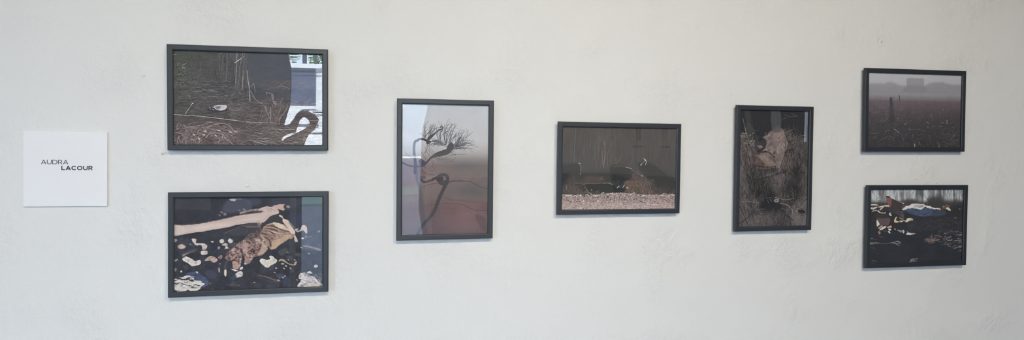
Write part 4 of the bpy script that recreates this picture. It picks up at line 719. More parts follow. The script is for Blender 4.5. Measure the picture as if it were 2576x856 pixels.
def plaster(name, col):
    m, nt, out = new_mat(name); N = nt.nodes.new; L = nt.links.new
    b = N('ShaderNodeBsdfPrincipled'); b.inputs['Roughness'].default_value = .62; b.inputs['Specular IOR Level'].default_value = .25
    tc = N('ShaderNodeTexCoord')
    big = N('ShaderNodeTexNoise'); big.inputs['Scale'].default_value = 5.; big.inputs['Detail'].default_value = 3
    mid = N('ShaderNodeTexNoise'); mid.inputs['Scale'].default_value = 46.; mid.inputs['Detail'].default_value = 5; mid.inputs['Roughness'].default_value = .6
    fine = N('ShaderNodeTexNoise'); fine.inputs['Scale'].default_value = 260.; fine.inputs['Detail'].default_value = 2
    lump = N('ShaderNodeTexVoronoi'); lump.inputs['Scale'].default_value = 11.
    for t in (big, mid, fine, lump): L(tc.outputs['Object'], t.inputs['Vector'])
    # scattered trowel crumbs: only the very centres of a few cells, and only where the coarse noise is high
    cr = N('ShaderNodeMapRange'); cr.inputs['From Min'].default_value = .0; cr.inputs['From Max'].default_value = .07; cr.inputs['To Min'].default_value = 1; cr.inputs['To Max'].default_value = 0
    L(lump.outputs['Distance'], cr.inputs['Value'])
    gate = N('ShaderNodeMapRange'); gate.inputs['From Min'].default_value = .50; gate.inputs['From Max'].default_value = .66
    L(big.outputs['Fac'], gate.inputs['Value'])
    mul = N('ShaderNodeMath'); mul.operation = 'MULTIPLY'; L(cr.outputs[0], mul.inputs[0]); L(gate.outputs[0], mul.inputs[1])
    # trowel patches: mid noise shows more where the gate is open
    g2 = N('ShaderNodeMath'); g2.operation = 'MULTIPLY_ADD'; g2.inputs[1].default_value = .75; g2.inputs[2].default_value = .25; L(gate.outputs[0], g2.inputs[0])
    m1 = N('ShaderNodeMath'); m1.operation = 'MULTIPLY'; L(mid.outputs['Fac'], m1.inputs[0]); L(g2.outputs[0], m1.inputs[1])
    a1 = N('ShaderNodeMath'); a1.operation = 'MULTIPLY_ADD'; a1.inputs[1].default_value = .95; L(mul.outputs[0], a1.inputs[0]); L(m1.outputs[0], a1.inputs[2])
    a2 = N('ShaderNodeMath'); a2.operation = 'MULTIPLY_ADD'; a2.inputs[1].default_value = .10; L(fine.outputs['Fac'], a2.inputs[0]); L(a1.outputs[0], a2.inputs[2])
    bp = N('ShaderNodeBump'); bp.inputs['Strength'].default_value = 1.; bp.inputs['Distance'].default_value = .0075
    L(a2.outputs[0], bp.inputs['Height']); L(bp.outputs[0], b.inputs['Normal'])
    mx = N('ShaderNodeMix'); mx.data_type = 'RGBA'; mx.inputs[6].default_value = (*[c*.985 for c in col], 1); mx.inputs[7].default_value = (*[c*1.012 for c in col], 1)
    L(big.outputs['Fac'], mx.inputs[0]); L(mx.outputs[2], b.inputs['Base Color'])
    L(b.outputs[0], out.inputs[0])
    return m

def glass(name, ior=1.5, tint=(1, 1, 1)):
    """clear sheet glass: each face reflects by Fresnel and lets the rest straight through"""
    m, nt, out = new_mat(name); N = nt.nodes.new; L = nt.links.new
    tr = N('ShaderNodeBsdfTransparent'); tr.inputs[0].default_value = (*tint, 1)
    gl = N('ShaderNodeBsdfGlossy'); gl.inputs['Roughness'].default_value = .0
    ge = N('ShaderNodeNewGeometry'); mr = N('ShaderNodeMapRange'); mr.inputs['To Min'].default_value = ior; mr.inputs['To Max'].default_value = 1/ior
    L(ge.outputs['Backfacing'], mr.inputs['Value'])
    fr = N('ShaderNodeFresnel'); L(mr.outputs[0], fr.inputs['IOR'])
    mx = N('ShaderNodeMixShader'); L(fr.outputs[0], mx.inputs[0]); L(tr.outputs[0], mx.inputs[1]); L(gl.outputs[0], mx.inputs[2])
    L(mx.outputs[0], out.inputs[0])
    return m

def print_mat(name):
    m, nt, out = new_mat(name)
    b = nt.nodes.new('ShaderNodeBsdfPrincipled'); b.inputs['Roughness'].default_value = .7; b.inputs['Specular IOR Level'].default_value = .1
    at = nt.nodes.new('ShaderNodeVertexColor'); at.layer_name = 'ink'
    nt.links.new(at.outputs[0], b.inputs['Base Color']); nt.links.new(b.outputs[0], out.inputs[0])
    return m

M = dict(
    wall=plaster('white_plaster', (.80, .795, .785)),
    ceiling=principled('grey_ceiling_paint', (.25, .25, .25), .8, .2),
    floor=principled('grey_screed_floor', (.15, .15, .152), .55, .4, (30, .1, .002), .12),
    wainscot=principled('charcoal_wainscot', (.03, .03, .033), .5, .4, (60, .1, .001), .1),
    frame=principled('black_satin_frame', (.031, .036, .046), .45, .5, (220, .06, .0004), .08),
    board=principled('brown_fibreboard', (.16, .11, .07), .9, .1, (300, .2, .0005), .15),
    foam=principled('white_foam_board', (.87, .865, .885), .45, .3, (90, .03, .0005), .006),
    ink=principled('slate_ink', (.035, .035, .055), .6, .2, None, .06),
    white_metal=principled('white_enamel', (.75, .75, .74), .4, .5, None, .02),
    slate_metal=principled('slate_blue_metal', (.06, .085, .14), .45, .5, None, .05),
    black_metal=principled('black_metal', (.03, .03, .03), .45, .5, None, .1),
    glaze=glass('acrylic_glazing', 1.49), pane=glass('window_glass', 1.5),
    pavement=principled('grey_asphalt', (.055, .07, .095), .85, .2, (8, .2, .01), .2),
    grass=principled('roadside_grass', (.075, .12, .115), .9, .1, (40, .5, .03), .35),
    facade=principled('white_painted_facade', (.85, .86, .86), .7, .3, (12, .05, .01), .03),
    shutter=principled('blue_grey_shutter', (.075, .095, .16), .5, .4, (5, .1, .01), .12),
    roller=principled('pale_blue_roller', (.20, .25, .32), .5, .4, (5, .1, .01), .1),
    bark=principled('dark_bark', (.07, .075, .08), .9, .1, (25, .8, .03), .3),
    leaf=principled('green_leaves', (.10, .17, .06), .7, .3, None, .4),
)

# ---------------------------------------------------------------- mesh helpers
def link(name, me, mat=None, parent=None):
    o = bpy.data.objects.new(name, me); COL.objects.link(o)
    if mat is not None: me.materials.append(mat)
    if parent is not None: o.parent = parent
    return o
def add_box(bm, a, b):
    x0, y0, z0 = a; x1, y1, z1 = b
    v = [bm.verts.new(p) for p in [(x0,y0,z0),(x1,y0,z0),(x1,y1,z0),(x0,y1,z0),(x0,y0,z1),(x1,y0,z1),(x1,y1,z1),(x0,y1,z1)]]
    return [bm.faces.new([v[i] for i in f]) for f in [(0,3,2,1),(4,5,6,7),(0,1,5,4),(1,2,6,5),(2,3,7,6),(3,0,4,7)]]
def boxes(name, lst, mat, parent=None, bevel=0.):
    bm = bmesh.new()
    for a, b in lst: add_box(bm, a, b)
    if bevel: bmesh.ops.bevel(bm, geom=bm.edges[:], offset=bevel, segments=2, affect='EDGES')
    me = bpy.data.meshes.new(name); bm.to_mesh(me); bm.free()
    return link(name, me, mat, parent)
def add_tube(bm, p0, p1, r0, r1, n=16, caps=True):
    p0, p1 = Vector(p0), Vector(p1); d = (p1-p0).normalized()
    u = d.orthogonal().normalized(); w = d.cross(u)
    A = []; B = []
    for i in range(n):
        t = 2*math.pi*i/n; e = u*math.cos(t)+w*math.sin(t)
        A.append(bm.verts.new(p0+e*r0)); B.append(bm.verts.new(p1+e*r1))
    for i in range(n): bm.faces.new([A[i], A[(i+1) % n], B[(i+1) % n], B[i]])
    if caps: bm.faces.new(A[::-1]); bm.faces.new(B)
def from_bm(name, bm, mat, parent=None, smooth=False):
    me = bpy.data.meshes.new(name); bmesh.ops.recalc_face_normals(bm, faces=bm.faces[:]); bm.to_mesh(me); bm.free()
    if smooth: me.polygons.foreach_set('use_smooth', [True]*len(me.polygons))
    return link(name, me, mat, parent)
def thing(name, label, cat, loc=(0, 0, 0), group=None, o=None):
    if o is None:
        o = bpy.data.objects.new(name, None); COL.objects.link(o); o.location = loc; o.empty_display_size = .1
    o['label'] = label; o['category'] = cat
    if group: o['group'] = group
    return o
def struct(o): o['kind'] = 'structure'; return o

# ---------------------------------------------------------------- room
def wall_with_holes(name, x0, x1, z0, z1, y0, y1, holes, mat):
    """wall in the xz plane, holes = (xa, xb, za, zb) sorted by x and not overlapping in x"""
    L = []; x = x0
    for xa, xb, za, zb in holes:
        L.append(((x, y0, z0), (xa, y1, z1)))
        if za > z0: L.append(((xa, y0, z0), (xb, y1, za)))
        if zb < z1: L.append(((xa, y0, zb), (xb, y1, z1)))
        x = xb
    L.append(((x, y0, z0), (x1, y1, z1)))
    return struct(boxes(name, L, mat))

DOOR = (-.755, .70, 0., 2.9)
WIN1 = (-4.75, -3.35, .8, 3.1)
WIN2 = (5.30, 5.52, 1.50, 2.2)
struct(boxes('floor', [((RX0-.15, RY-.15, -.1), (RX1+.15, .15, 0))], M['floor']))
struct(boxes('ceiling', [((RX0-.15, RY-.15, RH), (RX1+.15, .15, RH+.1))], M['ceiling']))
struct(boxes('wall_front', [((RX0-.15, 0, 0), (RX1+.15, .15, RH))], M['wall']))
struct(boxes('wall_left', [((RX0-.15, RY, 0), (RX0, 0, RH))], M['wall']))
struct(boxes('wall_right', [((RX1, RY, 0), (RX1+.15, 0, RH))], M['wainscot']))
wall_with_holes('wall_back', RX0-.15, RX1+.15, 0, RH, RY-.15, RY, [WIN1, DOOR, WIN2], M['wall'])
WT = 1.07
struct(boxes('trim_1', [((RX0, RY, 0), (-3.3, RY+.025, WIN1[2]-.06)), ((-3.3, RY, .0), (DOOR[0]-.06, RY+.025, WT)), ((DOOR[1]+.06, RY, 0), (RX1, RY+.025, WT)),
                        ((-3.3, RY, WT), (DOOR[0]-.06, RY+.04, WT+.03)), ((DOOR[1]+.06, RY, WT), (RX1, RY+.04, WT+.03))], M['wainscot']))
struct(boxes('trim_2', [((4.05, RY, WT+.03), (WIN2[0], RY+.025, RH)), ((WIN2[1], RY, WT+.03), (RX1, RY+.025, RH)), ((WIN2[0], RY, WT+.03), (WIN2[1], RY+.025, WIN2[2])), ((WIN2[0], RY, WIN2[3]), (WIN2[1], RY+.025, RH))], M['wainscot']))
struct(boxes('baseboard_front', [((RX0, -.015, 0), (RX1, 0, .12))], M['white_metal']))

def window(name, hole, fw, mat, mull=(), rails=()):
    xa, xb, za, zb = hole; y0, y1 = RY-.11, RY-.04
    L = [((xa, y0, za), (xa+fw, y1, zb)), ((xb-fw, y0, za), (xb, y1, zb)), ((xa+fw, y0, za), (xb-fw, y1, za+fw)), ((xa+fw, y0, zb-fw), (xb-fw, y1, zb))]
    for x in mull: L.append(((x-fw/2, y0, za+fw), (x+fw/2, y1, zb-fw)))
    for z in rails: L.append(((xa+fw, y0+.01, z-fw/2), (xb-fw, y1-.01, z+fw/2)))
    o = struct(boxes(name, L, mat))
    boxes('pane', [((xa+fw/2, RY-.08, za+fw/2), (xb-fw/2, RY-.074, zb-fw/2))], M['pane'], o)
    return o
window('door_1', DOOR, .055, M['slate_metal'])
window('window_1', WIN1, .05, M['white_metal'], (-4.05,))
window('window_2', WIN2, .035, M['white_metal'], (5.41,))

# ---------------------------------------------------------------- outside, seen in the glazing
struct(boxes('ground', [((-30, -60, -.3), (30, RY-.15, -.12))], M['pavement']))
o = boxes('grass_verge', [((-30, -21, -.12), (30, -17, -.06))], M['grass']); o['kind'] = 'stuff'; thing('', 'strip of roadside grass across the street', 'grass', o=o)
b = thing('street_building', 'white building with blue-grey shutters across the street', 'building', (0, -24, -.12))
bx = lambda n, l, m: boxes(n, l, m, b)
bx('facade_wall', [((-16, -6, 0), (14, 0, 4.3))], M['facade']); bx('parapet', [((-16.2, -6.2, 4.3), (14.2, .25, 4.65))], M['facade'])
for x0, x1, z0, z1 in ((-9.5, -6.2, .1, 4), (-5.4, -3.4, 2.7, 4.2), (-2.72, -1.62, 2.65, 4.22), (2.9, 4.6, 2.7, 4.2), (5.6, 9, .1, 4)): boxes('shutter', [((x0, 0, z0), (x1, .06, z1))], M['shutter'], b)
bx('roller_door', [((1.1, 0, 1.05), (2.55, .06, 4.0))], M['roller']); bx('shop_door', [((1.25, 0, 0), (2.5, .06, .92))], M['shutter'])
bx('chimney', [((-2.62, -1.4, 4.5), (-2.05, -.7, 6.6)), ((-2.68, -1.46, 5.6), (-1.99, -.64, 5.72))], M['bark'])
def tree(x, y, h, r, seed, label):
    g = np.random.default_rng(seed); t = thing('street_tree', label, 'tree', (x, y, -.12), 'trees along the street')
    bm = bmesh.new(); add_tube(bm, (0, 0, 0), (.05, 0, h*.6), .2, .13, 12)
    for k in range(6):
        a = k*1.05; add_tube(bm, (.04, 0, h*(.45+.03*k)), (math.cos(a)*r*.7, math.sin(a)*r*.7, h*.75), .07, .02, 8)
    from_bm('trunk', bm, M['bark'], t, True)
    n = 1500; P = g.normal(0, 1, (n, 3)); P /= np.linalg.norm(P, axis=1)[:, None]; P *= (g.uniform(.3, 1, (n, 1))**.5)*np.array([r, r, h*.3]); P += np.array([0, 0, h*.78])
    U = g.normal(0, 1, (n, 3)); U /= np.linalg.norm(U, axis=1)[:, None]; V = np.cross(U, g.normal(0, 1, (n, 3))); V /= np.linalg.norm(V, axis=1)[:, None]
    s = g.uniform(.08, .18, (n, 1))
    vs = np.concatenate([P+U*s, P+V*s*.6, P-U*s, P-V*s*.6]); me = bpy.data.meshes.new('foliage')
    me.from_pydata(vs.tolist(), [], [(i, i+n, i+2*n, i+3*n) for i in range(n)])
    link('foliage', me, M['leaf'], t)
tree(-.9, -32.5, 7.4, 1.6, 3, 'green street tree rising behind the white building, nearest its chimney')
tree(3.6, -33, 7.6, 1.9, 4, 'green street tree rising behind the white building, farther from its chimney')

# ---------------------------------------------------------------- shapes added on the back wall for their reflections in the glazing
def reflection_upright(x, label):
    t = thing('dark_upright', label, 'prop', (x, RY, 1.43), 'dark uprights added on the back wall for their reflections')  # made-up upright with ledge, added for the dark marks mirrored in the bird picture
    boxes('backplate', [((-.045, 0, 0), (.045, .05, .06))], M['white_metal'], t, .004); boxes('shelf', [((-.055, 0, -.022), (.055, .08, 0))], M['black_metal'], t, .003)
    bm = bmesh.new(); add_tube(bm, (0, .045, .06), (0, .045, .5), .03, .03); from_bm('dark_tube', bm, M['black_metal'], t)
reflection_upright(3.18, 'narrow dark upright added on the back wall for its reflection, nearer the glass door'); reflection_upright(3.52, 'narrow dark upright added on the back wall for its reflection, farther from the glass door')
nb = boxes('reflection_panel', [((-1.92, RY+.025, .845), (-1.586, RY+.045, 1.05))], M['white_metal'], None, .004)  # added panel, makes the pale rectangle mirrored in the claw picture
thing('', 'small white panel added for its reflection on the dark wainscot left of the glass door', 'board', o=nb)

# ---------------------------------------------------------------- camera
cam = bpy.data.cameras.new('camera'); co = bpy.data.objects.new('camera', cam); COL.objects.link(co); SC.camera = co
F_PX, CY, YAW, PITCH, ROLL, DIST = 1655.913, 393.068, .21724, -.01937, .0138, 2.33862
cam.sensor_fit = 'HORIZONTAL'; cam.sensor_width = 36; cam.lens = F_PX/2576*36; cam.shift_y = (CY-428)/2576; cam.clip_start = .05
c, s = math.cos(YAW), math.sin(YAW); A1 = Matrix(((c, -s, 0), (s, c, 0), (0, 0, 1)))
c, s = math.cos(PITCH), math.sin(PITCH); A2 = Matrix(((1, 0, 0), (0, c, s), (0, -s, c)))
c, s = math.cos(ROLL), math.sin(ROLL); A3 = Matrix(((c, 0, s), (0, 1, 0), (-s, 0, c)))
R = A3 @ A2 @ A1                                      # rows: right, forward, up
mw = Matrix.Identity(4)
for i in range(3): mw[i][0] = R[0][i]; mw[i][1] = R[2][i]; mw[i][2] = -R[1][i]
mw[0][3], mw[1][3], mw[2][3] = 0, -DIST, CAMZ
co.matrix_world = mw

# ---------------------------------------------------------------- framed prints
GAP = .029
FIT = (DIST-GAP)/(DIST-.024)
BAR, PW, PH = .01877*FIT, .4572*FIT, .3048*FIT
def moulding(parent, w, h):
    prof = [(0, .0122), (0, .0022), (.0012, .0006), (.0028, 0), (.0150, 0), (.0176, .0012), (BAR, .0028), (BAR, .0046), (.0135, .0046), (.0135, .0122)]
    bm = bmesh.new(); W, H = w/2+BAR, h/2+BAR
    rings = []
    for sx, sz in ((-1, 1), (1, 1), (1, -1), (-1, -1)):
        rings.append([bm.verts.new((sx*(W-u), y, sz*(H-u))) for u, y in prof])
    n = len(prof)
    for k in range(4):
        a, b_ = rings[k], rings[(k+1) % 4]
        for i in range(n): bm.faces.new([a[i], a[(i+1) % n], b_[(i+1) % n], b_[i]])
    return from_bm('moulding', bm, M['frame'], parent)
def sheet(name, w, h, t, y, mat, parent, warp=None, nx=60, nz=60):
    """a sheet t thick whose front is at y, optionally bowed backwards by warp(u, v)"""
    us = np.linspace(0, 1, nx+1); vs = np.linspace(0, 1, nz+1); U, V = np.meshgrid(us, vs)
    d = warp(U, V) if warp else np.zeros_like(U)
    X = (U-.5)*w; Z = (.5-V)*h; n = X.size
    P = np.concatenate([np.stack([X.ravel(), (y+d).ravel(), Z.ravel()], 1), np.stack([X.ravel(), (y+t+d).ravel(), Z.ravel()], 1)])
    i = np.arange((nx+1)*(nz+1)).reshape(nz+1, nx+1)
    q = np.stack([i[:-1, :-1], i[1:, :-1], i[1:, 1:], i[:-1, 1:]], -1).reshape(-1, 4)
    F = [q, q[:, ::-1]+n]
    rim = np.concatenate([i[0, :], i[1:, -1], i[-1, -2::-1], i[-2:0:-1, 0]]); r2 = np.roll(rim, -1)
    F.append(np.stack([rim, r2, r2+n, rim+n], 1))
    Fc = np.concatenate(F)
    me = bpy.data.meshes.new(name); me.from_pydata(P.tolist(), [], Fc.tolist())
    sm = np.ones(len(Fc), bool); sm[-len(rim):] = False
    me.polygons.foreach_set('use_smooth', sm.tolist())
    if warp:
        me.shade_smooth() if False else None
    return link(name, me, mat, parent)
def srgb2lin(c):
    c = np.clip(c, 0, 255)/255.
    return np.where(c <= .04045, c/12.92, ((c+.055)/1.055)**2.4)
TEST = None
def print_sheet(parent, pic, w, h, y, gain, veil):
    """the photographic paper: a fine grid carrying the picture as ink colours"""
    H, W = pic.c.shape[:2]
    lin = srgb2lin(pic.c)
    alb = np.clip((lin-np.array(veil))/np.array(gain), .006, .9)
    if TEST is not None: alb[:] = TEST
    X, Z = np.meshgrid((np.arange(W)+.5)/W*w-w/2, h/2-(np.arange(H)+.5)/H*h)
    X[:, 0] = -w/2-.003; X[:, -1] = w/2+.003; Z[0] = h/2+.003; Z[-1] = -h/2-.003
    P = np.stack([X, np.full(X.shape, y), Z], -1).reshape(-1, 3).astype(np.float32)
    i = np.arange(W*H).reshape(H, W)
    q = np.stack([i[:-1, :-1], i[1:, :-1], i[1:, 1:], i[:-1, 1:]], -1).reshape(-1).astype(np.int32)
    me = bpy.data.meshes.new('photographic_print'); nf = len(q)//4
    me.vertices.add(W*H); me.vertices.foreach_set('co', P.ravel())
    me.loops.add(len(q)); me.loops.foreach_set('vertex_index', q)
    me.polygons.add(nf); me.polygons.foreach_set('loop_start', np.arange(0, 4*nf, 4, dtype=np.int32)); me.polygons.foreach_set('loop_total', np.full(nf, 4, np.int32))
    me.update(calc_edges=True)
    ca = me.color_attributes.new('ink', 'FLOAT_COLOR', 'POINT')
    ca.data.foreach_set('color', np.concatenate([alb.reshape(-1, 3), np.ones((W*H, 1))], 1).astype(np.float32).ravel())
    return link('photographic_print', me, PRINT, parent)
PRINT = print_mat('photographic_ink')

def gauss(U, V, u, v, su, sv, rot=0.):
    c, s = math.cos(rot), math.sin(rot); a = (U-u)*c+(V-v)*s; b_ = -(U-u)*s+(V-v)*c
    return np.exp(-.5*((a/su)**2+(b_/sv)**2))
def warp_marsh():
    """the bowed acrylic of the marsh picture: slopes that swing the mirrored glass door into a curl"""
    W, H = 300, 200
    p = Pic(W, H, INNER['marsh'], 1, (0, 0, 0)); one = (1, 1, 1); nil = (0, 0, 0)
    p.view(620, 120, 6.585)
    p.poly([(675, 0), (690, 140), (715, 240), (740, 350), (742, 480), (745, 600), (738, 750), (735, 860), (705, 1010), (660, 1150), (615, 1280), (690, 1280), (740, 1220), (790, 1150), (830, 1090), (880, 1060), (935, 1045), (1000, 1058), (1080, 1078), (1150, 1125), (1205, 1180), (1180, 1225), (1140, 1310), (1080, 1385), (1010, 1450), (900, 1700), (1500, 1700), (1500, 0)], one, 1, .5, False)
    p.view(620, 240, 6.585)
    p.poly([(960, 360), (1010, 400), (1035, 450), (1000, 510), (900, 570), (830, 605), (740, 645), (650, 690), (605, 735), (575, 752), (568, 728), (600, 675), (680, 632), (800, 598), (830, 540), (860, 450), (900, 375)], one, 1, .5)
    B = p.c[..., 0]
    xx = (np.arange(W)+.5)/W*.4572-.4572/2-.3803; flat = np.broadcast_to(xx*(DIST-RY)/DIST-.01, B.shape)
    lit, dark = DOOR[0]+.10, DOOR[0]-.13
    D = np.where(B > .5, np.maximum(0, lit-flat), np.minimum(0, dark-flat)); D[:, :int(W*.66)] = 0
    D = gblur(D, 1.6)
    h = np.cumsum(D/(-2*RY), axis=1)*.4572/W
    return gblur(h, .8)
def field(h):
    H, W = h.shape
    def f(U, V):
        x = np.clip(U*(W-1), 0, W-1.001); y = np.clip(V*(H-1), 0, H-1.001); i = x.astype(int); j = y.astype(int); a = x-i; b_ = y-j
        return (h[j, i]*(1-a)+h[j, i+1]*a)*(1-b_)+(h[j+1, i]*(1-a)+h[j+1, i+1]*a)*b_
    return f
def warp_tree(U, V):
    # the left edge bows: the mirrored door jamb leans in at the top and bulges out lower down
    g = -.016*np.exp(-(V/.13)**2)+.004*np.exp(-((V-.72)/.16)**2)-.006*np.exp(-((V-1.02)/.10)**2)
    k = np.clip(1-U/.42, 0, 1)
    return g*.3048*.42*(-k**2*(1.5-k*.5)/1.0)*.5
def warp_vulture(U, V):
    t = np.clip((V-.5)/.5, 0, 1); s = np.clip((U-.2)/.8, 0, 1)
    return -.022*.3048*.5*(t*t)*(s*s*(3-2*s))*.5
WARPS = {'marsh': field(warp_marsh()), 'tree': warp_tree, 'vulture': warp_vulture}
FRAMES = [  # key, portrait, x, z, turn in its plane, lean, swing, extra width (cm), label
    ('marsh', 0, -.3803, .1359, .0099, .0034, .0065, .5468, 'black-framed landscape photo of dead reeds with a pale shell on the ground', None),
    ('claw', 0, -.3758, -.3443, .0053, -.0067, -.0024, .7464, 'black-framed landscape photo of a long pale bone and an animal claw on dark stones', None),
    ('tree', 1, .273, -.0959, .0046, .0015, .0052, -.0928, 'black-framed upright photo of a dark twisted bare tree against a grey and reddish sky', None),
    ('vulture', 0, .9272, -.0885, .0014, .0066, .0052, -.5555, 'black-framed landscape photo of dark hunched birds by a carcass on pale gravel', None),
    ('debris', 1, 1.5754, -.0849, .004, .0033, -.0031, -.2434, 'black-framed upright photo of a pinkish brown hide among dark tangled stems', None),
    ('fog', 0, 2.2303, .1595, .0099, .0021, .0005, .1199, 'black-framed landscape photo of a foggy field of dark reeds, upper one of the right-hand pair', None),
    ('bones', 0, 2.2532, -.3223, .0014, .0006, -.0011, .314, 'black-framed landscape photo of a blue and white heap on dark ground, below the foggy field', None),
]
CAL = {k: ((.80, .80, .80), (.03, .03, .03)) for k in PICS}
CAL = {
    'marsh': ((0.691, 0.711, 0.711), (0.0111, 0.0117, 0.0117)),
    'claw': ((0.715, 0.747, 0.769), (0.0013, 0.0016, 0.0019)),
    'tree': ((0.737, 0.748, 0.748), (0.0012, 0.0011, 0.0011)),
    'vulture': ((0.728, 0.739, 0.729), (0.0004, 0.0003, 0.0)),
    'debris': ((0.638, 0.638, 0.628), (-0.0008, -0.0008, -0.0007)),
    'fog': ((0.553, 0.544, 0.525), (-0.0012, -0.0011, -0.001)),
    'bones': ((0.535, 0.535, 0.526), (-0.0014, -0.0014, -0.0013)),
}
def framed(key, portrait, x, z, ry, rx, rz, dw, label, group):
    w, h = (PH, PW) if portrait else (PW, PH)
    w += dw*.01
    t = thing('framed_photograph', label, 'framed photo', group='black-framed photographs along the white wall')
    t.matrix_world = Matrix.Translation((x*FIT, -GAP, CAMZ+z*FIT)) @ Matrix.Rotation(-ry, 4, 'Y') @ Matrix.Rotation(rz, 4, 'Z') @ Matrix.Rotation(rx, 4, 'X')
    moulding(t, w, h)
    sheet('glazing', w+.006, h+.006, .0014, .0050, M['glaze'], t, WARPS.get(key), 300 if key == 'marsh' else 90, 200 if key == 'marsh' else 90)
    print_sheet(t, PICS[key](), w, h, .0088, *CAL[key])
    boxes('backing_board', [((-w/2-.004, .0095, -h/2-.004), (w/2+.004, .0110, h/2+.004)), ((-w/2+.03, .0110, -h/2+.03), (w/2-.03, .0288, h/2-.03))], M['board'], t)
    return t
for f in FRAMES: framed(*f)

# ---------------------------------------------------------------- name sign
SX, SZ, SW = -.9271, CAMZ-.1004, .2362
sg = thing('name_sign', 'square white foam-board sign with two lines of dark capital lettering, left of all the frames', 'sign', (SX, -.0085, SZ))
boxes('sign_board', [((-SW/2, 0, -SW/2), (SW/2, .006, SW/2))], M['foam'], sg, .0006)
boxes('mounting_pad', [((-.07, .006, -.07), (.07, .0086, .07))], M['foam'], sg)
def arc(cx, cy, rx, ry, a0, a1, n=14): return [(cx+rx*math.cos(math.radians(a0+(a1-a0)*i/n)), cy+ry*math.sin(math.radians(a0+(a1-a0)*i/n))) for i in range(n+1)]
def glyph(ch, w, t):
    """strokes of a plain sans capital one unit high and w wide, stroke thickness t: lists of centre-line points"""
    h = t/2
    if ch == 'A': return [[(h*.9, 0), (w/2, 1-h*.2)], [(w-h*.9, 0), (w/2, 1-h*.2)], [(w*.2, .27), (w*.8, .27)]]
    if ch == 'U': return [[(h, 1), (h, .38)]+arc(w/2, .38, w/2-h, .38-h, 180, 360)+[(w-h, 1)]]
    if ch == 'D': return [[(0, h), (w*.45, h)]+arc(w*.45, .5, w*.55-h, .5-h, -90, 90)+[(0, 1-h)], [(h, 0), (h, 1)]]
    if ch == 'R': return [[(h, 0), (h, 1)], [(0, 1-h), (w*.52, 1-h)]+arc(w*.52, .68, w*.42-h, .32-h, 90, -90)+[(h, .36+h)], [(w*.5, .36+h), (w-h*1.05, 0)]]
    if ch == 'L': return [[(h, 1), (h, 0)], [(0, h), (w, h)]]
    if ch == 'C': return [arc(w*.54, .5, w*.54-h, .5-h, 42, 318, 26)]
    if ch == 'O': return [arc(w/2, .5, w/2-h, .5-h, 0, 360, 32)]
def letters(text, x, z, height, width, t, mat):
    """one line of raised capitals, fitted to the given width"""
    W = {'A': .98, 'U': .92, 'D': .96, 'R': .86, 'L': .74, 'C': .98, 'O': 1.08}; gap = .15-t*.2
    def clean(st):
        o = [st[0]]
        for q in st[1:]:
            if math.hypot(q[0]-o[-1][0], q[1]-o[-1][1]) > 1e-4: o.append(q)
        return o
    total = sum(W[c] for c in text)+gap*(len(text)-1); sx = width/total
    bm = bmesh.new(); cx = 0.
    for ch in text:
        for k_, st in enumerate(map(clean, glyph(ch, W[ch], t))):
            top = Vector((0, -.0004-.00012*k_, 0)); bot = Vector((0, .0002, 0))
            p = [Vector((x+(cx+u)*sx, 0, z+v*height)) for u, v in st]; hw = t*height/2; n = len(p); rows = []
            closed = (p[0]-p[-1]).length < 1e-6
            for i in range(n):
                d0 = (p[i]-p[i-1]).normalized() if i else ((p[-1]-p[-2]).normalized() if closed else (p[1]-p[0]).normalized())
                d1 = (p[i+1]-p[i]).normalized() if i < n-1 else ((p[1]-p[0]).normalized() if closed else d0)
                tn = (d0+d1).normalized() if (d0+d1).length > 1e-6 else d1; k = min(1/max(tn.dot(d1), .45), 2.)
                nn = Vector((-tn.z, 0, tn.x))*hw*k
                rows.append([bm.verts.new(p[i]+nn+top), bm.verts.new(p[i]-nn+top), bm.verts.new(p[i]-nn+bot), bm.verts.new(p[i]+nn+bot)])
            for a_, b_ in zip(rows, rows[1:]):
                for q in range(4): bm.faces.new([a_[q], a_[(q+1) % 4], b_[(q+1) % 4], b_[q]])
            bm.faces.new(rows[0][::-1]); bm.faces.new(rows[-1])
        cx += W[ch]+gap
    return from_bm('lettering', bm, mat, sg)
px = SW/788.                                          # metres per pixel of the sign zoom
a = letters('AUDRA', (273-108)*px-SW/2, SW/2-(419-75)*px, 46*px, 252*px, .125, M['ink']); a['label'] = 'thin dark upper line of lettering'
a = letters('LACOUR', (461-108)*px-SW/2, SW/2-(480-75)*px, 45*px, 297*px, .21, M['ink']); a['label'] = 'bold dark lower line of lettering'

# ---------------------------------------------------------------- light
LY, LZ = -3.6, 3.36
def spotlight(x, y, z, tx, ty, tz, energy, label):
    t = thing('track_spotlight', label, 'spotlight', (x, y, RH), 'track spotlights under the ceiling')
    aim = (Vector((tx, ty, tz))-Vector((x, y, z))).normalized(); l0 = Vector((0, 0, z-RH)); top = Vector((0, 0, -.02))
    bm = bmesh.new(); add_tube(bm, l0-aim*.14, l0-aim*.006, .045, .05, 24); from_bm('lamp_head', bm, M['white_metal'], t)
    bm = bmesh.new(); add_tube(bm, l0-aim*.08, top, .012, .012, 12); from_bm('stem', bm, M['white_metal'], t)
    boxes('track_adapter', [((-.06, -.02, -.03), (.06, .02, 0))], M['white_metal'], t, .003)
    ld = bpy.data.lights.new('spot_lamp', 'SPOT'); ld.energy = energy; ld.color = (1, .89, .69); ld.shadow_soft_size = .03; ld.spot_size = math.radians(150); ld.spot_blend = 1
    lo = bpy.data.objects.new('spot_lamp', ld); COL.objects.link(lo); lo.parent = t; lo.location = l0+aim*.005
    lo.rotation_euler = aim.to_track_quat('-Z', 'Y').to_euler()
    return lo, ld
spotlight(-.15, LY, LZ, -.3, 0, -.1, 178, 'white track spotlight aimed at the photo wall, the one nearer the left wall')
spotlight(1.4, LY, LZ, 2.0, 0, 0, 218, 'white track spotlight aimed at the photo wall, the one nearer the right wall')
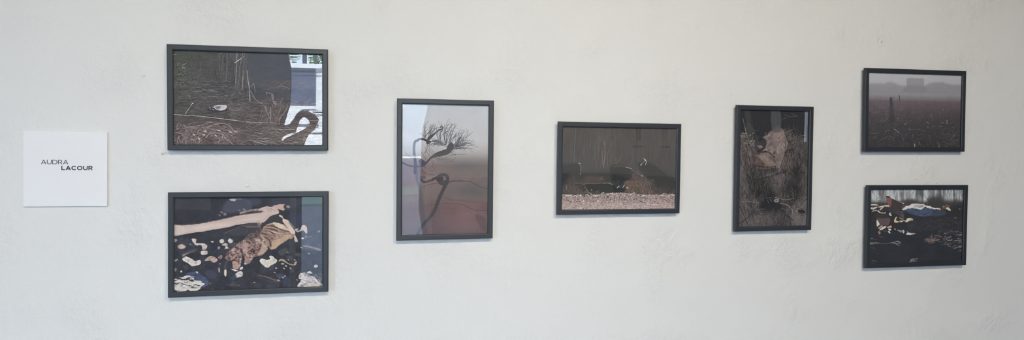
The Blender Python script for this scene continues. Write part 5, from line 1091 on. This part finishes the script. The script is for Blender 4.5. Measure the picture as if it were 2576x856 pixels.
spotlight(2.5, -2.9, 3.3, 2.7, RY, 1.5, 60, 'white track spotlight added to brighten the back wall for its reflection')  # added lamp: lifts the back wall's reflection in the bird picture
for n, (xa, xb, za, zb) in (('door', DOOR), ('window', WIN1), ('slit', WIN2)):
    d = bpy.data.lights.new('portal', 'AREA'); d.shape = 'RECTANGLE'; d.size = xb-xa; d.size_y = zb-za; d.cycles.is_portal = True
    po = bpy.data.objects.new('portal', d); COL.objects.link(po); po.location = ((xa+xb)/2, RY-.16, (za+zb)/2); po.rotation_euler = (math.radians(90), 0, 0)
sd = bpy.data.lights.new('sun', 'SUN'); sd.energy = 36; sd.angle = math.radians(2); sd.color = (1, .97, .92)
so = bpy.data.objects.new('sun', sd); COL.objects.link(so); so.rotation_euler = Vector((.35, -1, -1.1)).to_track_quat('-Z', 'Y').to_euler()
wd = bpy.data.worlds.new('sky'); SC.world = wd; wd.use_nodes = True; nt = wd.node_tree; nt.nodes.clear()
N = nt.nodes.new; L = nt.links.new
tc = N('ShaderNodeTexCoord'); nz = N('ShaderNodeTexNoise'); nz.inputs['Scale'].default_value = 3.2; nz.inputs['Detail'].default_value = 6
mpv = N('ShaderNodeMapping'); mpv.inputs['Scale'].default_value = (1, 1, 2.5)
L(tc.outputs['Generated'], mpv.inputs['Vector']); L(mpv.outputs[0], nz.inputs['Vector'])
rp = N('ShaderNodeValToRGB'); rp.color_ramp.elements[0].position = .42; rp.color_ramp.elements[0].color = (.58, .76, 1, 1); rp.color_ramp.elements[1].position = .62; rp.color_ramp.elements[1].color = (.80, .90, 1, 1)
L(nz.outputs['Fac'], rp.inputs[0])
bg = N('ShaderNodeBackground'); bg.inputs['Strength'].default_value = 15.6; L(rp.outputs[0], bg.inputs['Color'])
L(bg.outputs[0], N('ShaderNodeOutputWorld').inputs[0])

SC.view_settings.view_transform = 'Standard'; SC.view_settings.look = 'None'; SC.view_settings.exposure = .02; SC.view_settings.gamma = 1
SC.view_settings.use_curve_mapping = False
SC.cycles.use_denoising = True; SC.cycles.max_bounces = 10; SC.cycles.diffuse_bounces = 5; SC.cycles.transparent_max_bounces = 16
SC.cycles.sample_clamp_indirect = 40; SC.cycles.caustics_reflective = False; SC.cycles.caustics_refractive = False
